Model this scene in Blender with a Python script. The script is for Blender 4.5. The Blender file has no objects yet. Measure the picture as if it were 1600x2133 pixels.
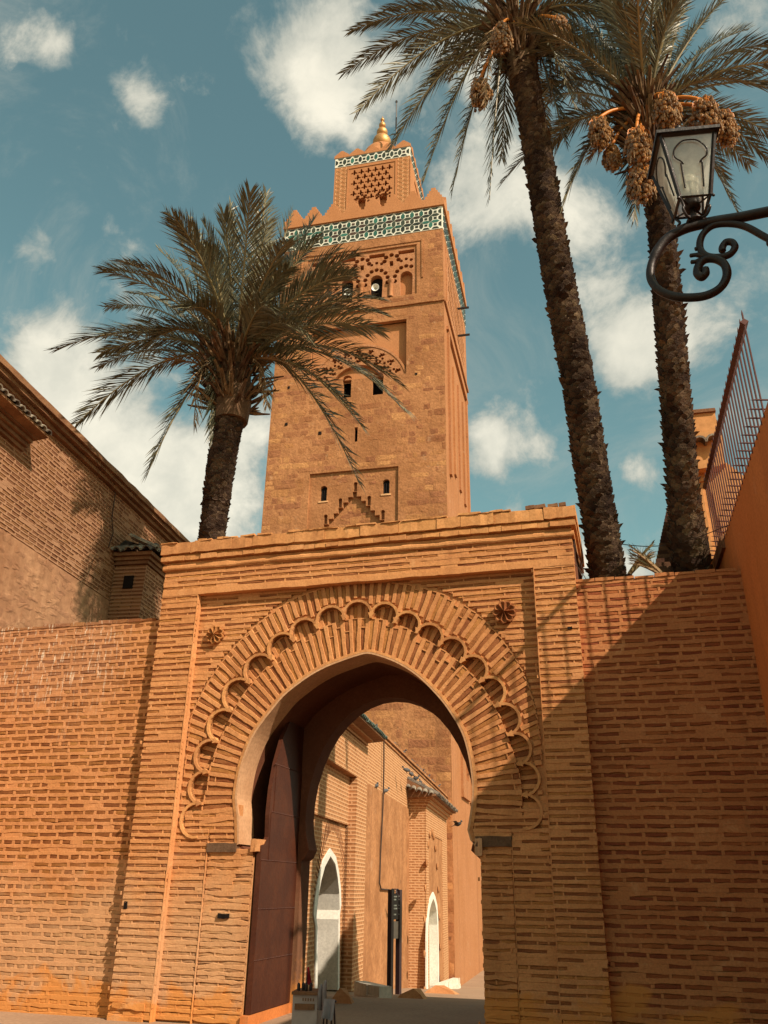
import bpy, bmesh, math, random
from mathutils import Vector, Matrix, Quaternion
from mathutils.geometry import delaunay_2d_cdt

random.seed(7)
SC = bpy.context.scene
COL = SC.collection
R = math.radians

# ------------------------------------------------------------------ camera
IW, IH, FPX = 1600.0, 2133.0, 1735.0
YAW, PITCH, ROLL = R(16.0), R(24.3), R(1.0)
CAMP = Vector((0.0, 0.0, 1.6))
FW = Vector((-math.sin(YAW)*math.cos(PITCH), math.cos(YAW)*math.cos(PITCH), math.sin(PITCH)))
_rt = Vector((math.cos(YAW), math.sin(YAW), 0.0))
_up = _rt.cross(FW)
UPV = _up*math.cos(ROLL) - _rt*math.sin(ROLL)
RTV = _rt*math.cos(ROLL) + _up*math.sin(ROLL)
cam = bpy.data.cameras.new('camera')
cam.sensor_fit = 'VERTICAL'; cam.sensor_height = 36.0; cam.lens = 36.0*FPX/IH
cam.clip_start = 0.05; cam.clip_end = 5000.0
camo = bpy.data.objects.new('camera', cam); COL.objects.link(camo)
cm = Matrix((RTV, UPV, -FW)).transposed().to_4x4(); cm.translation = CAMP
camo.matrix_world = cm
SC.camera = camo

def ray(px, py):
    return (FW*FPX + RTV*(px-IW/2) - UPV*(py-IH/2)).normalized()
def at(px, py, Y):
    d = ray(px, py); return CAMP + d*((Y-CAMP.y)/d.y)
def atz(px, py, Z):
    d = ray(px, py); return CAMP + d*((Z-CAMP.z)/d.z)
def onplane(px, py, p0, n):
    d = ray(px, py); return CAMP + d*((Vector(p0)-CAMP).dot(n)/d.dot(n))
def proj(P):
    v = Vector(P)-CAMP; z = v.dot(FW)
    if z <= 0.01: return (-9999, -9999, 1.0)
    return (IW/2+FPX*v.dot(RTV)/z, IH/2-FPX*v.dot(UPV)/z, z)

# ------------------------------------------------------------------ light and sky
SUN = Vector((1.65, -1.0, 1.62)).normalized()
SUN_EL = math.asin(SUN.z); SUN_AZ = math.atan2(SUN.x, SUN.y)
sl = bpy.data.lights.new('sun', 'SUN'); sl.energy = 5.0; sl.angle = R(0.53); sl.color = (1.0, 0.84, 0.66)
so = bpy.data.objects.new('sun', sl); COL.objects.link(so)
so.rotation_euler = SUN.to_track_quat('Z', 'Y').to_euler(); so.location = (20, -20, 40)
SC.view_settings.view_transform = 'Standard'; SC.view_settings.look = 'None'
SC.view_settings.exposure = 0.47; SC.view_settings.gamma = 1.0
SC.view_settings.use_curve_mapping = False

world = bpy.data.worlds.new('World'); SC.world = world; world.use_nodes = True
NT = world.node_tree; NT.nodes.clear()
class NB:
    """tiny node-building helper"""
    def __init__(s, nt): s.nt = nt
    def n(s, t, **kw):
        nd = s.nt.nodes.new(t)
        for k, v in kw.items(): setattr(nd, k, v)
        return nd
    def lk(s, a, b): s.nt.links.new(a, b)
    def _in(s, sock, v):
        if hasattr(v, 'is_output') or hasattr(v, 'links'): s.lk(v, sock)
        else: sock.default_value = v
    def math(s, op, a, b=None, c=None, clamp=False):
        m = s.n('ShaderNodeMath', operation=op); m.use_clamp = clamp
        s._in(m.inputs[0], a)
        if b is not None: s._in(m.inputs[1], b)
        if c is not None: s._in(m.inputs[2], c)
        return m.outputs[0]
    def mixc(s, fac, a, b, mode='MIX'):
        m = s.n('ShaderNodeMix', data_type='RGBA', blend_type=mode)
        s._in(m.inputs[0], fac)
        for i, v in ((6, a), (7, b)):
            if isinstance(v, (tuple, list)): m.inputs[i].default_value = (*v[:3], 1.0)
            else: s.lk(v, m.inputs[i])
        return m.outputs[2]
    def maprange(s, v, a, b, c, d, smooth=True):
        m = s.n('ShaderNodeMapRange'); m.interpolation_type = 'SMOOTHSTEP' if smooth else 'LINEAR'
        s._in(m.inputs[0], v)
        for i, q in enumerate((a, b, c, d)): m.inputs[i+1].default_value = q
        return m.outputs[0]
    def noise(s, vec, scale, detail=4.0, rough=0.55, dist=0.0):
        m = s.n('ShaderNodeTexNoise')
        m.inputs['Scale'].default_value = scale; m.inputs['Detail'].default_value = detail
        m.inputs['Roughness'].default_value = rough; m.inputs['Distortion'].default_value = dist
        if vec is not None: s.lk(vec, m.inputs['Vector'])
        return m.outputs[0]

def build_sky():
    b = NB(NT)
    out = b.n('ShaderNodeOutputWorld'); bg = b.n('ShaderNodeBackground')
    bg.inputs['Strength'].default_value = 0.1
    b.lk(bg.outputs[0], out.inputs[0])
    sky = b.n('ShaderNodeTexSky', sky_type='NISHITA'); sky.sun_disc = False
    sky.sun_elevation = SUN_EL; sky.sun_rotation = SUN_AZ
    sky.air_density = 1.0; sky.dust_density = 1.5; sky.ozone_density = 1.0
    tint = b.mixc(1.0, sky.outputs[0], SKY_TINT, 'MULTIPLY')
    tc = b.n('ShaderNodeTexCoord')
    vec = tc.outputs['Generated']
    # soft cloud bodies where clouds stand in the sky (directions), warped by noise
    wn = b.n('ShaderNodeTexNoise'); wn.inputs['Scale'].default_value = 5.0; wn.inputs['Detail'].default_value = 5.0
    b.lk(vec, wn.inputs['Vector'])
    sub = b.n('ShaderNodeVectorMath', operation='SUBTRACT'); b.lk(wn.outputs['Color'], sub.inputs[0]); sub.inputs[1].default_value = (.5, .5, .5)
    scl = b.n('ShaderNodeVectorMath', operation='SCALE'); b.lk(sub.outputs[0], scl.inputs[0]); scl.inputs['Scale'].default_value = 0.07
    add = b.n('ShaderNodeVectorMath', operation='ADD'); b.lk(vec, add.inputs[0]); b.lk(scl.outputs[0], add.inputs[1])
    nrm = b.n('ShaderNodeVectorMath', operation='NORMALIZE'); b.lk(add.outputs[0], nrm.inputs[0])
    clouds = [(50,75,75,.75),(110,110,40,.7),(305,205,52,.95),(12,225,30,.6),(690,110,100,1.05),(705,225,85,.95),(560,60,80,.4),(840,160,90,.6),
              (1010,100,115,.9),(1045,300,105,.95),(985,440,80,.8),(1190,480,80,.75),(1130,420,90,.6),
              (110,690,65,.85),(130,800,105,1.25),(240,905,130,1.35),(360,980,90,1.0),(480,1010,120,1.0),(520,880,90,.95),(330,1060,110,.75),(420,1090,90,.8),
              (1285,670,95,1.15),(1330,735,60,1.0),(1440,690,75,.95),(1530,610,60,.55),(1035,890,70,1.05),(1010,960,60,.8),(1130,955,48,.95),
              (1360,970,48,1.0),(1215,1165,65,1.1),(1320,1180,55,1.15),(1565,35,70,.85),(225,470,35,.7),(285,515,34,.7),(60,520,45,.5),(225,600,50,.6),
              (880,1060,60,.5),(1060,1060,40,.6),(1560,900,70,.7),(1500,760,80,.5)]
    tot = None
    for (px, py, rad, st) in clouds:
        d = ray(px, py); sg = rad/FPX*0.72
        dp = b.n('ShaderNodeVectorMath', operation='DOT_PRODUCT'); b.lk(nrm.outputs[0], dp.inputs[0]); dp.inputs[1].default_value = d
        # gaussian: exp(-(1-dot)*2/sg^2 /2)
        e = b.math('MULTIPLY_ADD', dp.outputs['Value'], 1.0/(sg*sg), -1.0/(sg*sg))
        g = b.math('EXPONENT', e)
        g = b.math('MULTIPLY', g, st)
        tot = g if tot is None else b.math('ADD', tot, g)
    # the same scattered clouds all round the rest of the sky
    vd = b.n('ShaderNodeVectorMath', operation='DOT_PRODUCT'); b.lk(vec, vd.inputs[0]); vd.inputs[1].default_value = FW
    away = b.maprange(vd.outputs['Value'], 0.80, 0.70, 0.0, 1.0)
    gen = b.noise(vec, 2.6, 3.0, 0.5)
    gen = b.math('MULTIPLY', b.maprange(gen, 0.42, 0.66, 0.0, 1.1), away)
    cov = b.math('ADD', tot, gen)
    f1 = b.noise(nrm.outputs[0], 11.0, 10.0, 0.64, 0.25)
    f2 = b.noise(vec, 30.0, 6.0, 0.6)
    v = b.math('MULTIPLY_ADD', b.math('SUBTRACT', f1, 0.5), 2.9, cov)
    v = b.math('MULTIPLY_ADD', b.math('SUBTRACT', f2, 0.5), 0.8, v)
    mask = b.maprange(v, 0.32, 1.08, 0.0, 1.0)
    wisp = b.math('MULTIPLY', b.maprange(b.noise(vec, 4.5, 9.0, 0.68, .8), 0.47, 0.78, 0.0, 0.5), 1.0)
    mask = b.math('MAXIMUM', mask, wisp)
    dens = b.maprange(v, 0.6, 1.7, 0.0, 1.0)
    sh = b.noise(nrm.outputs[0], 7.0, 6.0, 0.6)
    dens = b.math('MULTIPLY', dens, b.maprange(sh, 0.3, 0.62, 0.45, 1.0))
    ccol = b.mixc(dens, CLOUD_DARK, CLOUD_LIT)
    col = b.mixc(b.math('MULTIPLY', mask, 0.93), tint, ccol)
    b.lk(col, bg.inputs['Color'])
SKY_TINT = (1.12, 1.34, 0.86)
CLOUD_DARK = (3.7, 3.8, 3.3)
CLOUD_LIT = (7.6, 7.1, 5.8)
build_sky()

# ------------------------------------------------------------------ materials
MATS = {}
def new_mat(name):
    m = bpy.data.materials.new(name); m.use_nodes = True; MATS[name] = m
    nt = m.node_tree; nt.nodes.clear(); b = NB(nt)
    out = b.n('ShaderNodeOutputMaterial'); p = b.n('ShaderNodeBsdfPrincipled')
    b.lk(p.outputs[0], out.inputs[0])
    return m, b, p
def earth(name, c1, c2, scale=3.0, rough=0.9, bump=0.4, fine=60.0, vary=0.25, extra=None, bdist=0.004, spec=0.15, lo=.35, hi=.65):
    """weathered mineral surface: two tones by large noise, fine speckle, per-piece variation, relief"""
    m, b, p = new_mat(name)
    pos = b.n('ShaderNodeNewGeometry'); P = pos.outputs['Position']
    big = b.maprange(b.noise(P, scale, 6.0, 0.6, 0.3), lo, hi, 0.0, 1.0)
    col = b.mixc(big, c1, c2)
    fn = b.noise(P, fine, 5.0, 0.6)
    col = b.mixc(b.maprange(fn, 0.3, 0.75, 0.0, 0.55), col, tuple(x*0.62 for x in c1))
    oi = b.n('ShaderNodeObjectInfo')
    rnd = b.math('FRACT', b.math('ADD', oi.outputs['Random'], pos.outputs['Random Per Island']))
    if vary > 0:
        k = b.math('MULTIPLY_ADD', rnd, vary*2, 1.0-vary)
        hsv = b.n('ShaderNodeHueSaturation'); b.lk(col, hsv.inputs['Color']); b.lk(k, hsv.inputs['Value'])
        b.lk(b.math('MULTIPLY_ADD', rnd, 0.06*vary, 0.5-0.03*vary), hsv.inputs['Hue'])
        col = hsv.outputs[0]
    if extra: col = extra(b, P, col)
    b.lk(col, p.inputs['Base Color'])
    p.inputs['Roughness'].default_value = rough; p.inputs['Specular IOR Level'].default_value = spec
    bp = b.n('ShaderNodeBump'); bp.inputs['Strength'].default_value = bump; bp.inputs['Distance'].default_value = bdist*2.5
    hgt = b.math('ADD', b.math('MULTIPLY', b.noise(P, fine*0.35, 6.0, 0.65), 1.0), b.math('MULTIPLY', fn, 0.4))
    b.lk(hgt, bp.inputs['Height']); b.lk(bp.outputs[0], p.inputs['Normal'])
    return m
def plain(name, c, rough=0.6, metal=0.0, spec=0.3, vary=0.0, noise=0.0, nscale=20.0, bump=0.0):
    m, b, p = new_mat(name)
    pos = b.n('ShaderNodeNewGeometry'); P = pos.outputs['Position']
    n = b.noise(P, nscale, 4.0, 0.6)
    col = b.mixc(b.math('MULTIPLY', b.maprange(n, 0.3, 0.7, 0.0, 1.0), noise), c, tuple(x*0.5 for x in c))
    if vary:
        oi = b.n('ShaderNodeObjectInfo')
        rnd = b.math('FRACT', b.math('ADD', oi.outputs['Random'], pos.outputs['Random Per Island']))
        hsv = b.n('ShaderNodeHueSaturation'); b.lk(col, hsv.inputs['Color'])
        b.lk(b.math('MULTIPLY_ADD', rnd, vary*2, 1.0-vary), hsv.inputs['Value']); col = hsv.outputs[0]
    b.lk(col, p.inputs['Base Color'])
    p.inputs['Roughness'].default_value = rough; p.inputs['Metallic'].default_value = metal
    p.inputs['Specular IOR Level'].default_value = spec
    if bump:
        bp = b.n('ShaderNodeBump'); bp.inputs['Strength'].default_value = bump; bp.inputs['Distance'].default_value = 0.01
        b.lk(n, bp.inputs['Height']); b.lk(bp.outputs[0], p.inputs['Normal'])
    return m

def sepz(b, P):
    s = b.n('ShaderNodeSeparateXYZ'); b.lk(P, s.inputs[0]); return s.outputs
def low_paint(b, P, col):
    """orange limewash patches and pale worn plaster on the lowest metre and a half"""
    z = sepz(b, P)[2]
    nz = b.noise(P, 1.6, 5.0, 0.6, 0.5)
    worn = b.maprange(b.math('MULTIPLY_ADD', nz, 2.2, b.math('MULTIPLY', z, -1.0)), -1.0, 0.2, 0.0, 0.5)
    xw = b.maprange(sepz(b, P)[0], -4.6, -5.2, 0.0, 1.0)
    col = b.mixc(b.math('MULTIPLY', worn, xw), col, (0.50, 0.32, 0.18))
    k = b.maprange(b.math('MULTIPLY_ADD', nz, 2.0, b.math('MULTIPLY', z, -1.0)), 0.5, 0.8, 0.0, 0.8)
    return b.mixc(k, col, (0.56, 0.22, 0.05))
def white_streaks(b, P, col):
    mp = b.n('ShaderNodeMapping'); b.lk(P, mp.inputs[0]); mp.inputs['Scale'].default_value = (24.0, 1.0, 3.4)
    s = b.maprange(b.noise(mp.outputs[0], 1.0, 5.0, 0.7), 0.55, 0.66, 0.0, 0.8)
    x = sepz(b, P)
    wz = b.maprange(b.math('MULTIPLY_ADD', b.noise(P, 1.0, 2.0), 2.0, x[2]), 4.3, 6.0, 0.0, 1.0)
    wx = b.maprange(x[0], -7.0, -8.0, 0.0, 1.0)
    k = b.math('MULTIPLY', s, b.math('MULTIPLY', wz, wx))
    col = b.mixc(b.math('MULTIPLY', b.math('MULTIPLY', wz, wx), 0.35), col, (0.36, 0.20, 0.13))
    return low_paint(b, P, b.mixc(k, col, (0.75, 0.62, 0.48)))
def pits(b, P, col):
    """dark pock holes and pale lime patches of old rubble masonry"""
    v = b.n('ShaderNodeTexVoronoi'); v.inputs['Scale'].default_value = 1.1; b.lk(P, v.inputs['Vector'])
    k = b.maprange(b.math('ADD', v.outputs['Distance'], b.math('MULTIPLY', b.noise(P, 4.0, 4.0), 0.35)), 0.22, 0.27, 0.75, 0.0)
    col = b.mixc(b.math('MULTIPLY', k, b.maprange(b.noise(P, .6), .5, .6, 0., 1.)), col, (0.12, 0.05, 0.025))
    k2 = b.maprange(b.noise(P, 1.7, 6.0, 0.7), 0.60, 0.70, 0.0, 0.5)
    col = b.mixc(k2, col, (0.44, 0.26, 0.15))
    mp = b.n('ShaderNodeMapping'); b.lk(P, mp.inputs[0]); mp.inputs['Scale'].default_value = (1.3, 1.3, 0.10)
    st = b.maprange(b.noise(mp.outputs[0], 1.0, 6.0, 0.65), 0.52, 0.68, 0.0, 0.42)
    return b.mixc(st, col, (0.20, 0.085, 0.038))

def grime(b, P, col):
    mp = b.n('ShaderNodeMapping'); b.lk(P, mp.inputs[0]); mp.inputs['Scale'].default_value = (3.0, 3.0, 0.45)
    k = b.maprange(b.noise(mp.outputs[0], 1.0, 7.0, 0.66), 0.50, 0.70, 0.0, 0.38)
    col = b.mixc(k, col, (0.27, 0.105, 0.042))
    k = b.maprange(b.noise(P, 3.1, 7.0, 0.7, 0.4), 0.57, 0.68, 0.0, 0.32)
    col = b.mixc(k, col, (0.64, 0.35, 0.165))
    return low_paint(b, P, col)
def streaky(b, P, col):
    mp = b.n('ShaderNodeMapping'); b.lk(P, mp.inputs[0]); mp.inputs['Scale'].default_value = (2.2, 2.2, 0.22)
    k = b.maprange(b.noise(mp.outputs[0], 1.0, 7.0, 0.65), 0.45, 0.72, 0.0, 0.35)
    col = b.mixc(k, col, (0.30, 0.095, 0.03))
    k = b.maprange(b.noise(P, 2.3, 7.0, 0.7), 0.60, 0.66, 0.0, 0.25)
    return b.mixc(k, col, (0.52, 0.26, 0.12))
earth('mortar_gate', (0.540, 0.233, 0.088), (0.610, 0.280, 0.113), 1.2, bump=0.7, fine=45, vary=0.04, extra=grime)
earth('brick_gate', (0.293, 0.106, 0.035), (0.395, 0.161, 0.054), 2.5, bump=0.8, fine=70, vary=0.28, extra=low_paint)
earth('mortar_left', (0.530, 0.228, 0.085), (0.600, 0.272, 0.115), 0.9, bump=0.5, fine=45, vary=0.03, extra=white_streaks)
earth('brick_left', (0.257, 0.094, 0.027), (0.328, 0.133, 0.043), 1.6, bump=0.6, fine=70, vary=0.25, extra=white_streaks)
earth('mortar_right', (0.443, 0.169, 0.063), (0.502, 0.206, 0.080), 0.9, bump=0.5, fine=45, vary=0.03, extra=grime)  # left wall's mortar, darkened and reddened to paint in this wall's shade
earth('brick_right', (0.248, 0.069, 0.024), (0.333, 0.101, 0.037), 1.6, bump=0.6, fine=70, vary=0.22, extra=low_paint)  # brick tone shifted redder, part of the shade painted into this wall
earth('plaster_reveal', (0.50, 0.27, 0.14), (0.58, 0.33, 0.18), 2.0, bump=0.25, fine=25, vary=0.0, extra=low_paint)
earth('plaster_rim', (0.500, 0.220, 0.081), (0.600, 0.285, 0.111), 2.2, bump=0.8, fine=28, vary=0.10, extra=grime)
earth('passage', (0.13, 0.045, 0.022), (0.17, 0.06, 0.03), 2.0, bump=0.3, fine=30, vary=0.0, extra=low_paint)  # base colour darkened: the vault's deep shade is painted in
earth('orange_render', (0.55, 0.17, 0.045), (0.60, 0.20, 0.055), 0.7, bump=0.15, fine=30, vary=0.0, extra=streaky)
earth('mosque_brick', (0.190, 0.082, 0.038), (0.232, 0.106, 0.049), 2.2, bump=0.7, fine=60, vary=0.22)
earth('mosque_mortar', (0.304, 0.157, 0.086), (0.356, 0.189, 0.107), 1.0, bump=0.5, fine=40, vary=0.0)
earth('rubble_plaster', (0.276, 0.135, 0.073), (0.377, 0.198, 0.109), 1.3, bump=0.5, fine=7, vary=0.06, bdist=0.014, extra=pits)
earth('eave_dark', (0.165, 0.075, 0.038), (0.255, 0.128, 0.064), 3.0, bump=0.8, fine=40, vary=0.1)
earth('stone_skin', (0.312, 0.133, 0.054), (0.441, 0.200, 0.088), 0.35, bump=0.9, fine=7, vary=0.0, bdist=0.03, extra=pits)
earth('stone_block', (0.294, 0.119, 0.048), (0.433, 0.194, 0.085), 0.5, bump=0.9, fine=9, vary=0.25, bdist=0.03, extra=pits)
earth('minaret_plaster', (0.426, 0.180, 0.074), (0.464, 0.204, 0.088), 0.5, bump=0.3, fine=12, vary=0.0, bdist=0.01)
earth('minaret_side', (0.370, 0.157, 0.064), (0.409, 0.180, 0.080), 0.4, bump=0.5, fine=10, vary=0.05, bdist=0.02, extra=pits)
earth('carved', (0.380, 0.163, 0.067), (0.441, 0.207, 0.106), 0.8, bump=0.8, fine=8, vary=0.0, bdist=0.03)
earth('strap_paint', (0.66, 0.38, 0.19), (0.70, 0.42, 0.22), 1.0, bump=0.2, fine=12, vary=0.0)
earth('wall_b_plaster', (0.31, 0.135, 0.055), (0.45, 0.21, 0.092), 1.4, bump=0.8, fine=9, vary=0.0, bdist=0.02, extra=pits)
earth('ground_dust', (0.311, 0.200, 0.130), (0.370, 0.244, 0.159), 0.8, bump=0.3, fine=18, vary=0.0, bdist=0.01)
earth('bark', (0.05, 0.029, 0.02), (0.095, 0.058, 0.038), 3.0, bump=1.0, fine=30, vary=0.45, bdist=0.02)
earth('bark_old', (0.036, 0.020, 0.013), (0.115, 0.070, 0.042), 1.2, bump=1.0, fine=22, vary=0.5, bdist=0.02)
earth('fibre', (0.105, 0.059, 0.032), (0.182, 0.108, 0.059), 5.0, bump=1.0, fine=50, vary=0.4)
earth('rock_orange', (0.46, 0.20, 0.08), (0.52, 0.25, 0.11), 3.0, bump=0.6, fine=20, vary=0.1)
earth('marble', (0.60, 0.52, 0.43), (0.70, 0.62, 0.52), 3.0, bump=0.3, fine=15, vary=0.0)
earth('roof_tile', (0.13, 0.105, 0.085), (0.28, 0.23, 0.18), 6.0, bump=0.9, fine=40, vary=0.45)
earth('roof_tile_green', (0.054, 0.089, 0.075), (0.117, 0.168, 0.140), 6.0, bump=0.6, fine=40, vary=0.4, spec=0.4, rough=0.5)
earth('tile_copper', (0.075, 0.035, 0.02), (0.13, 0.06, 0.035), 6.0, bump=0.6, fine=40, vary=0.4)
earth('pavilion_wall', (0.510, 0.238, 0.089), (0.561, 0.281, 0.115), 0.8, bump=0.5, fine=12, vary=0.0)
earth('wood_dark', (0.10, 0.055, 0.03), (0.15, 0.085, 0.05), 6.0, bump=0.8, fine=40, vary=0.0)
earth('door_red', (0.059, 0.014, 0.005), (0.082, 0.021, 0.007), 2.5, bump=0.5, fine=25, vary=0.0, rough=0.6, spec=0.3)
earth('whitewash', (0.66, 0.63, 0.56), (0.74, 0.71, 0.64), 1.2, bump=0.2, fine=20, vary=0.0)
plain('zellij_white', (0.70, 0.68, 0.58), 0.45, spec=0.4, noise=0.25)
plain('tile_teal', (0.03, 0.115, 0.085), 0.25, spec=0.5, vary=0.45)
plain('tile_dark', (0.03, 0.036, 0.022), 0.3, spec=0.5, vary=0.5)
plain('tile_brown', (0.055, 0.028, 0.016), 0.3, spec=0.5, vary=0.4)
plain('gold', (0.55, 0.28, 0.10), 0.5, metal=0.6, spec=0.5, noise=0.25, nscale=3.0)
plain('leaf', (0.125, 0.112, 0.062), 0.45, spec=0.5, vary=0.5, noise=0.4, nscale=2.0)
plain('leaf_dry', (0.24, 0.15, 0.075), 0.7, spec=0.2, vary=0.4, noise=0.4, nscale=3.0)
plain('rachis', (0.20, 0.155, 0.075), 0.5, spec=0.3, vary=0.3)
plain('stalk_orange', (0.50, 0.16, 0.02), 0.5, spec=0.3, vary=0.2)
plain('date_fruit', (0.20, 0.095, 0.028), 0.35, spec=0.5, vary=0.6)
plain('iron', (0.022, 0.014, 0.012), 0.45, metal=0.2, spec=0.4, noise=0.5, nscale=30.0, bump=0.3)
plain('rust_iron', (0.085, 0.022, 0.015), 0.55, metal=0.1, spec=0.35, noise=0.4, nscale=30.0)
plain('black', (0.012, 0.008, 0.007), 0.8, spec=0.1)
plain('sign_dark', (0.035, 0.018, 0.02), 0.4, spec=0.4)
plain('sign_text', (0.75, 0.72, 0.68), 0.5)
plain('horn_white', (0.72, 0.70, 0.64), 0.4, spec=0.4)
plain('cloth_grey', (0.22, 0.19, 0.19), 0.9, spec=0.1, noise=0.3, vary=0.15)
plain('cart_white', (0.42, 0.33, 0.29), 0.7, spec=0.2, noise=0.3, nscale=6.0)
plain('flag_red', (0.20, 0.012, 0.015), 0.8, spec=0.1)
plain('pigeon_grey', (0.07, 0.07, 0.075), 0.7, spec=0.2, vary=0.4)
plain('cable', (0.05, 0.03, 0.022), 0.7, spec=0.2)
plain('bulb', (0.85, 0.80, 0.66), 0.35, spec=0.5)

def glass_mat():
    m = bpy.data.materials.new('lamp_glass'); m.use_nodes = True; MATS['lamp_glass'] = m
    nt = m.node_tree; nt.nodes.clear(); b = NB(nt)
    out = b.n('ShaderNodeOutputMaterial'); tr = b.n('ShaderNodeBsdfTransparent'); tr.inputs[0].default_value = (.86, .88, .84, 1)
    tl = b.n('ShaderNodeBsdfTranslucent'); tl.inputs[0].default_value = (.9, .9, .83, 1)
    gl = b.n('ShaderNodeBsdfGlossy'); gl.inputs['Roughness'].default_value = 0.12
    geo = b.n('ShaderNodeNewGeometry')
    dirt = b.maprange(b.noise(geo.outputs['Position'], 12.0, 5.0, .6), .35, .7, .62, .9)
    m1 = b.n('ShaderNodeMixShader'); b.lk(dirt, m1.inputs[0]); b.lk(tr.outputs[0], m1.inputs[1]); b.lk(tl.outputs[0], m1.inputs[2])
    m2 = b.n('ShaderNodeMixShader'); m2.inputs[0].default_value = 0.10; b.lk(m1.outputs[0], m2.inputs[1]); b.lk(gl.outputs[0], m2.inputs[2])
    b.lk(m2.outputs[0], out.inputs[0])
glass_mat()
def brick_texture_mat(name, c1, c2, mortar):
    """far brickwork whose pieces are too small to tell apart"""
    m, b, p = new_mat(name)
    tc = b.n('ShaderNodeTexCoord')
    s = b.n('ShaderNodeSeparateXYZ'); b.lk(tc.outputs['Object'], s.inputs[0])
    cx = b.math('ADD', s.outputs[0], s.outputs[1])
    cmb = b.n('ShaderNodeCombineXYZ'); b.lk(cx, cmb.inputs[0]); b.lk(s.outputs[2], cmb.inputs[1])
    bt = b.n('ShaderNodeTexBrick'); b.lk(cmb.outputs[0], bt.inputs['Vector'])
    bt.inputs['Scale'].default_value = 1.0; bt.inputs['Brick Width'].default_value = 0.27; bt.inputs['Row Height'].default_value = 0.082
    bt.inputs['Mortar Size'].default_value = 0.022; bt.inputs['Mortar Smooth'].default_value = 0.4
    bt.inputs['Color1'].default_value = (*c1, 1); bt.inputs['Color2'].default_value = (*c2, 1); bt.inputs['Mortar'].default_value = (*mortar, 1)
    n = b.noise(tc.outputs['Object'], 5.0, 5.0, .6)
    col = b.mixc(b.maprange(n, .4, .7, 0., .35), bt.outputs['Color'], mortar)
    b.lk(col, p.inputs['Base Color']); p.inputs['Roughness'].default_value = .9; p.inputs['Specular IOR Level'].default_value = .12
    bp = b.n('ShaderNodeBump'); bp.inputs['Strength'].default_value = 0.8; bp.inputs['Distance'].default_value = 0.02
    h = b.math('MULTIPLY_ADD', n, .5, bt.outputs['Fac'])
    b.lk(h, bp.inputs['Height']); b.lk(bp.outputs[0], p.inputs['Normal'])
brick_texture_mat('far_brick', (0.30, 0.125, 0.048), (0.40, 0.18, 0.075), (0.54, 0.30, 0.155))

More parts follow.
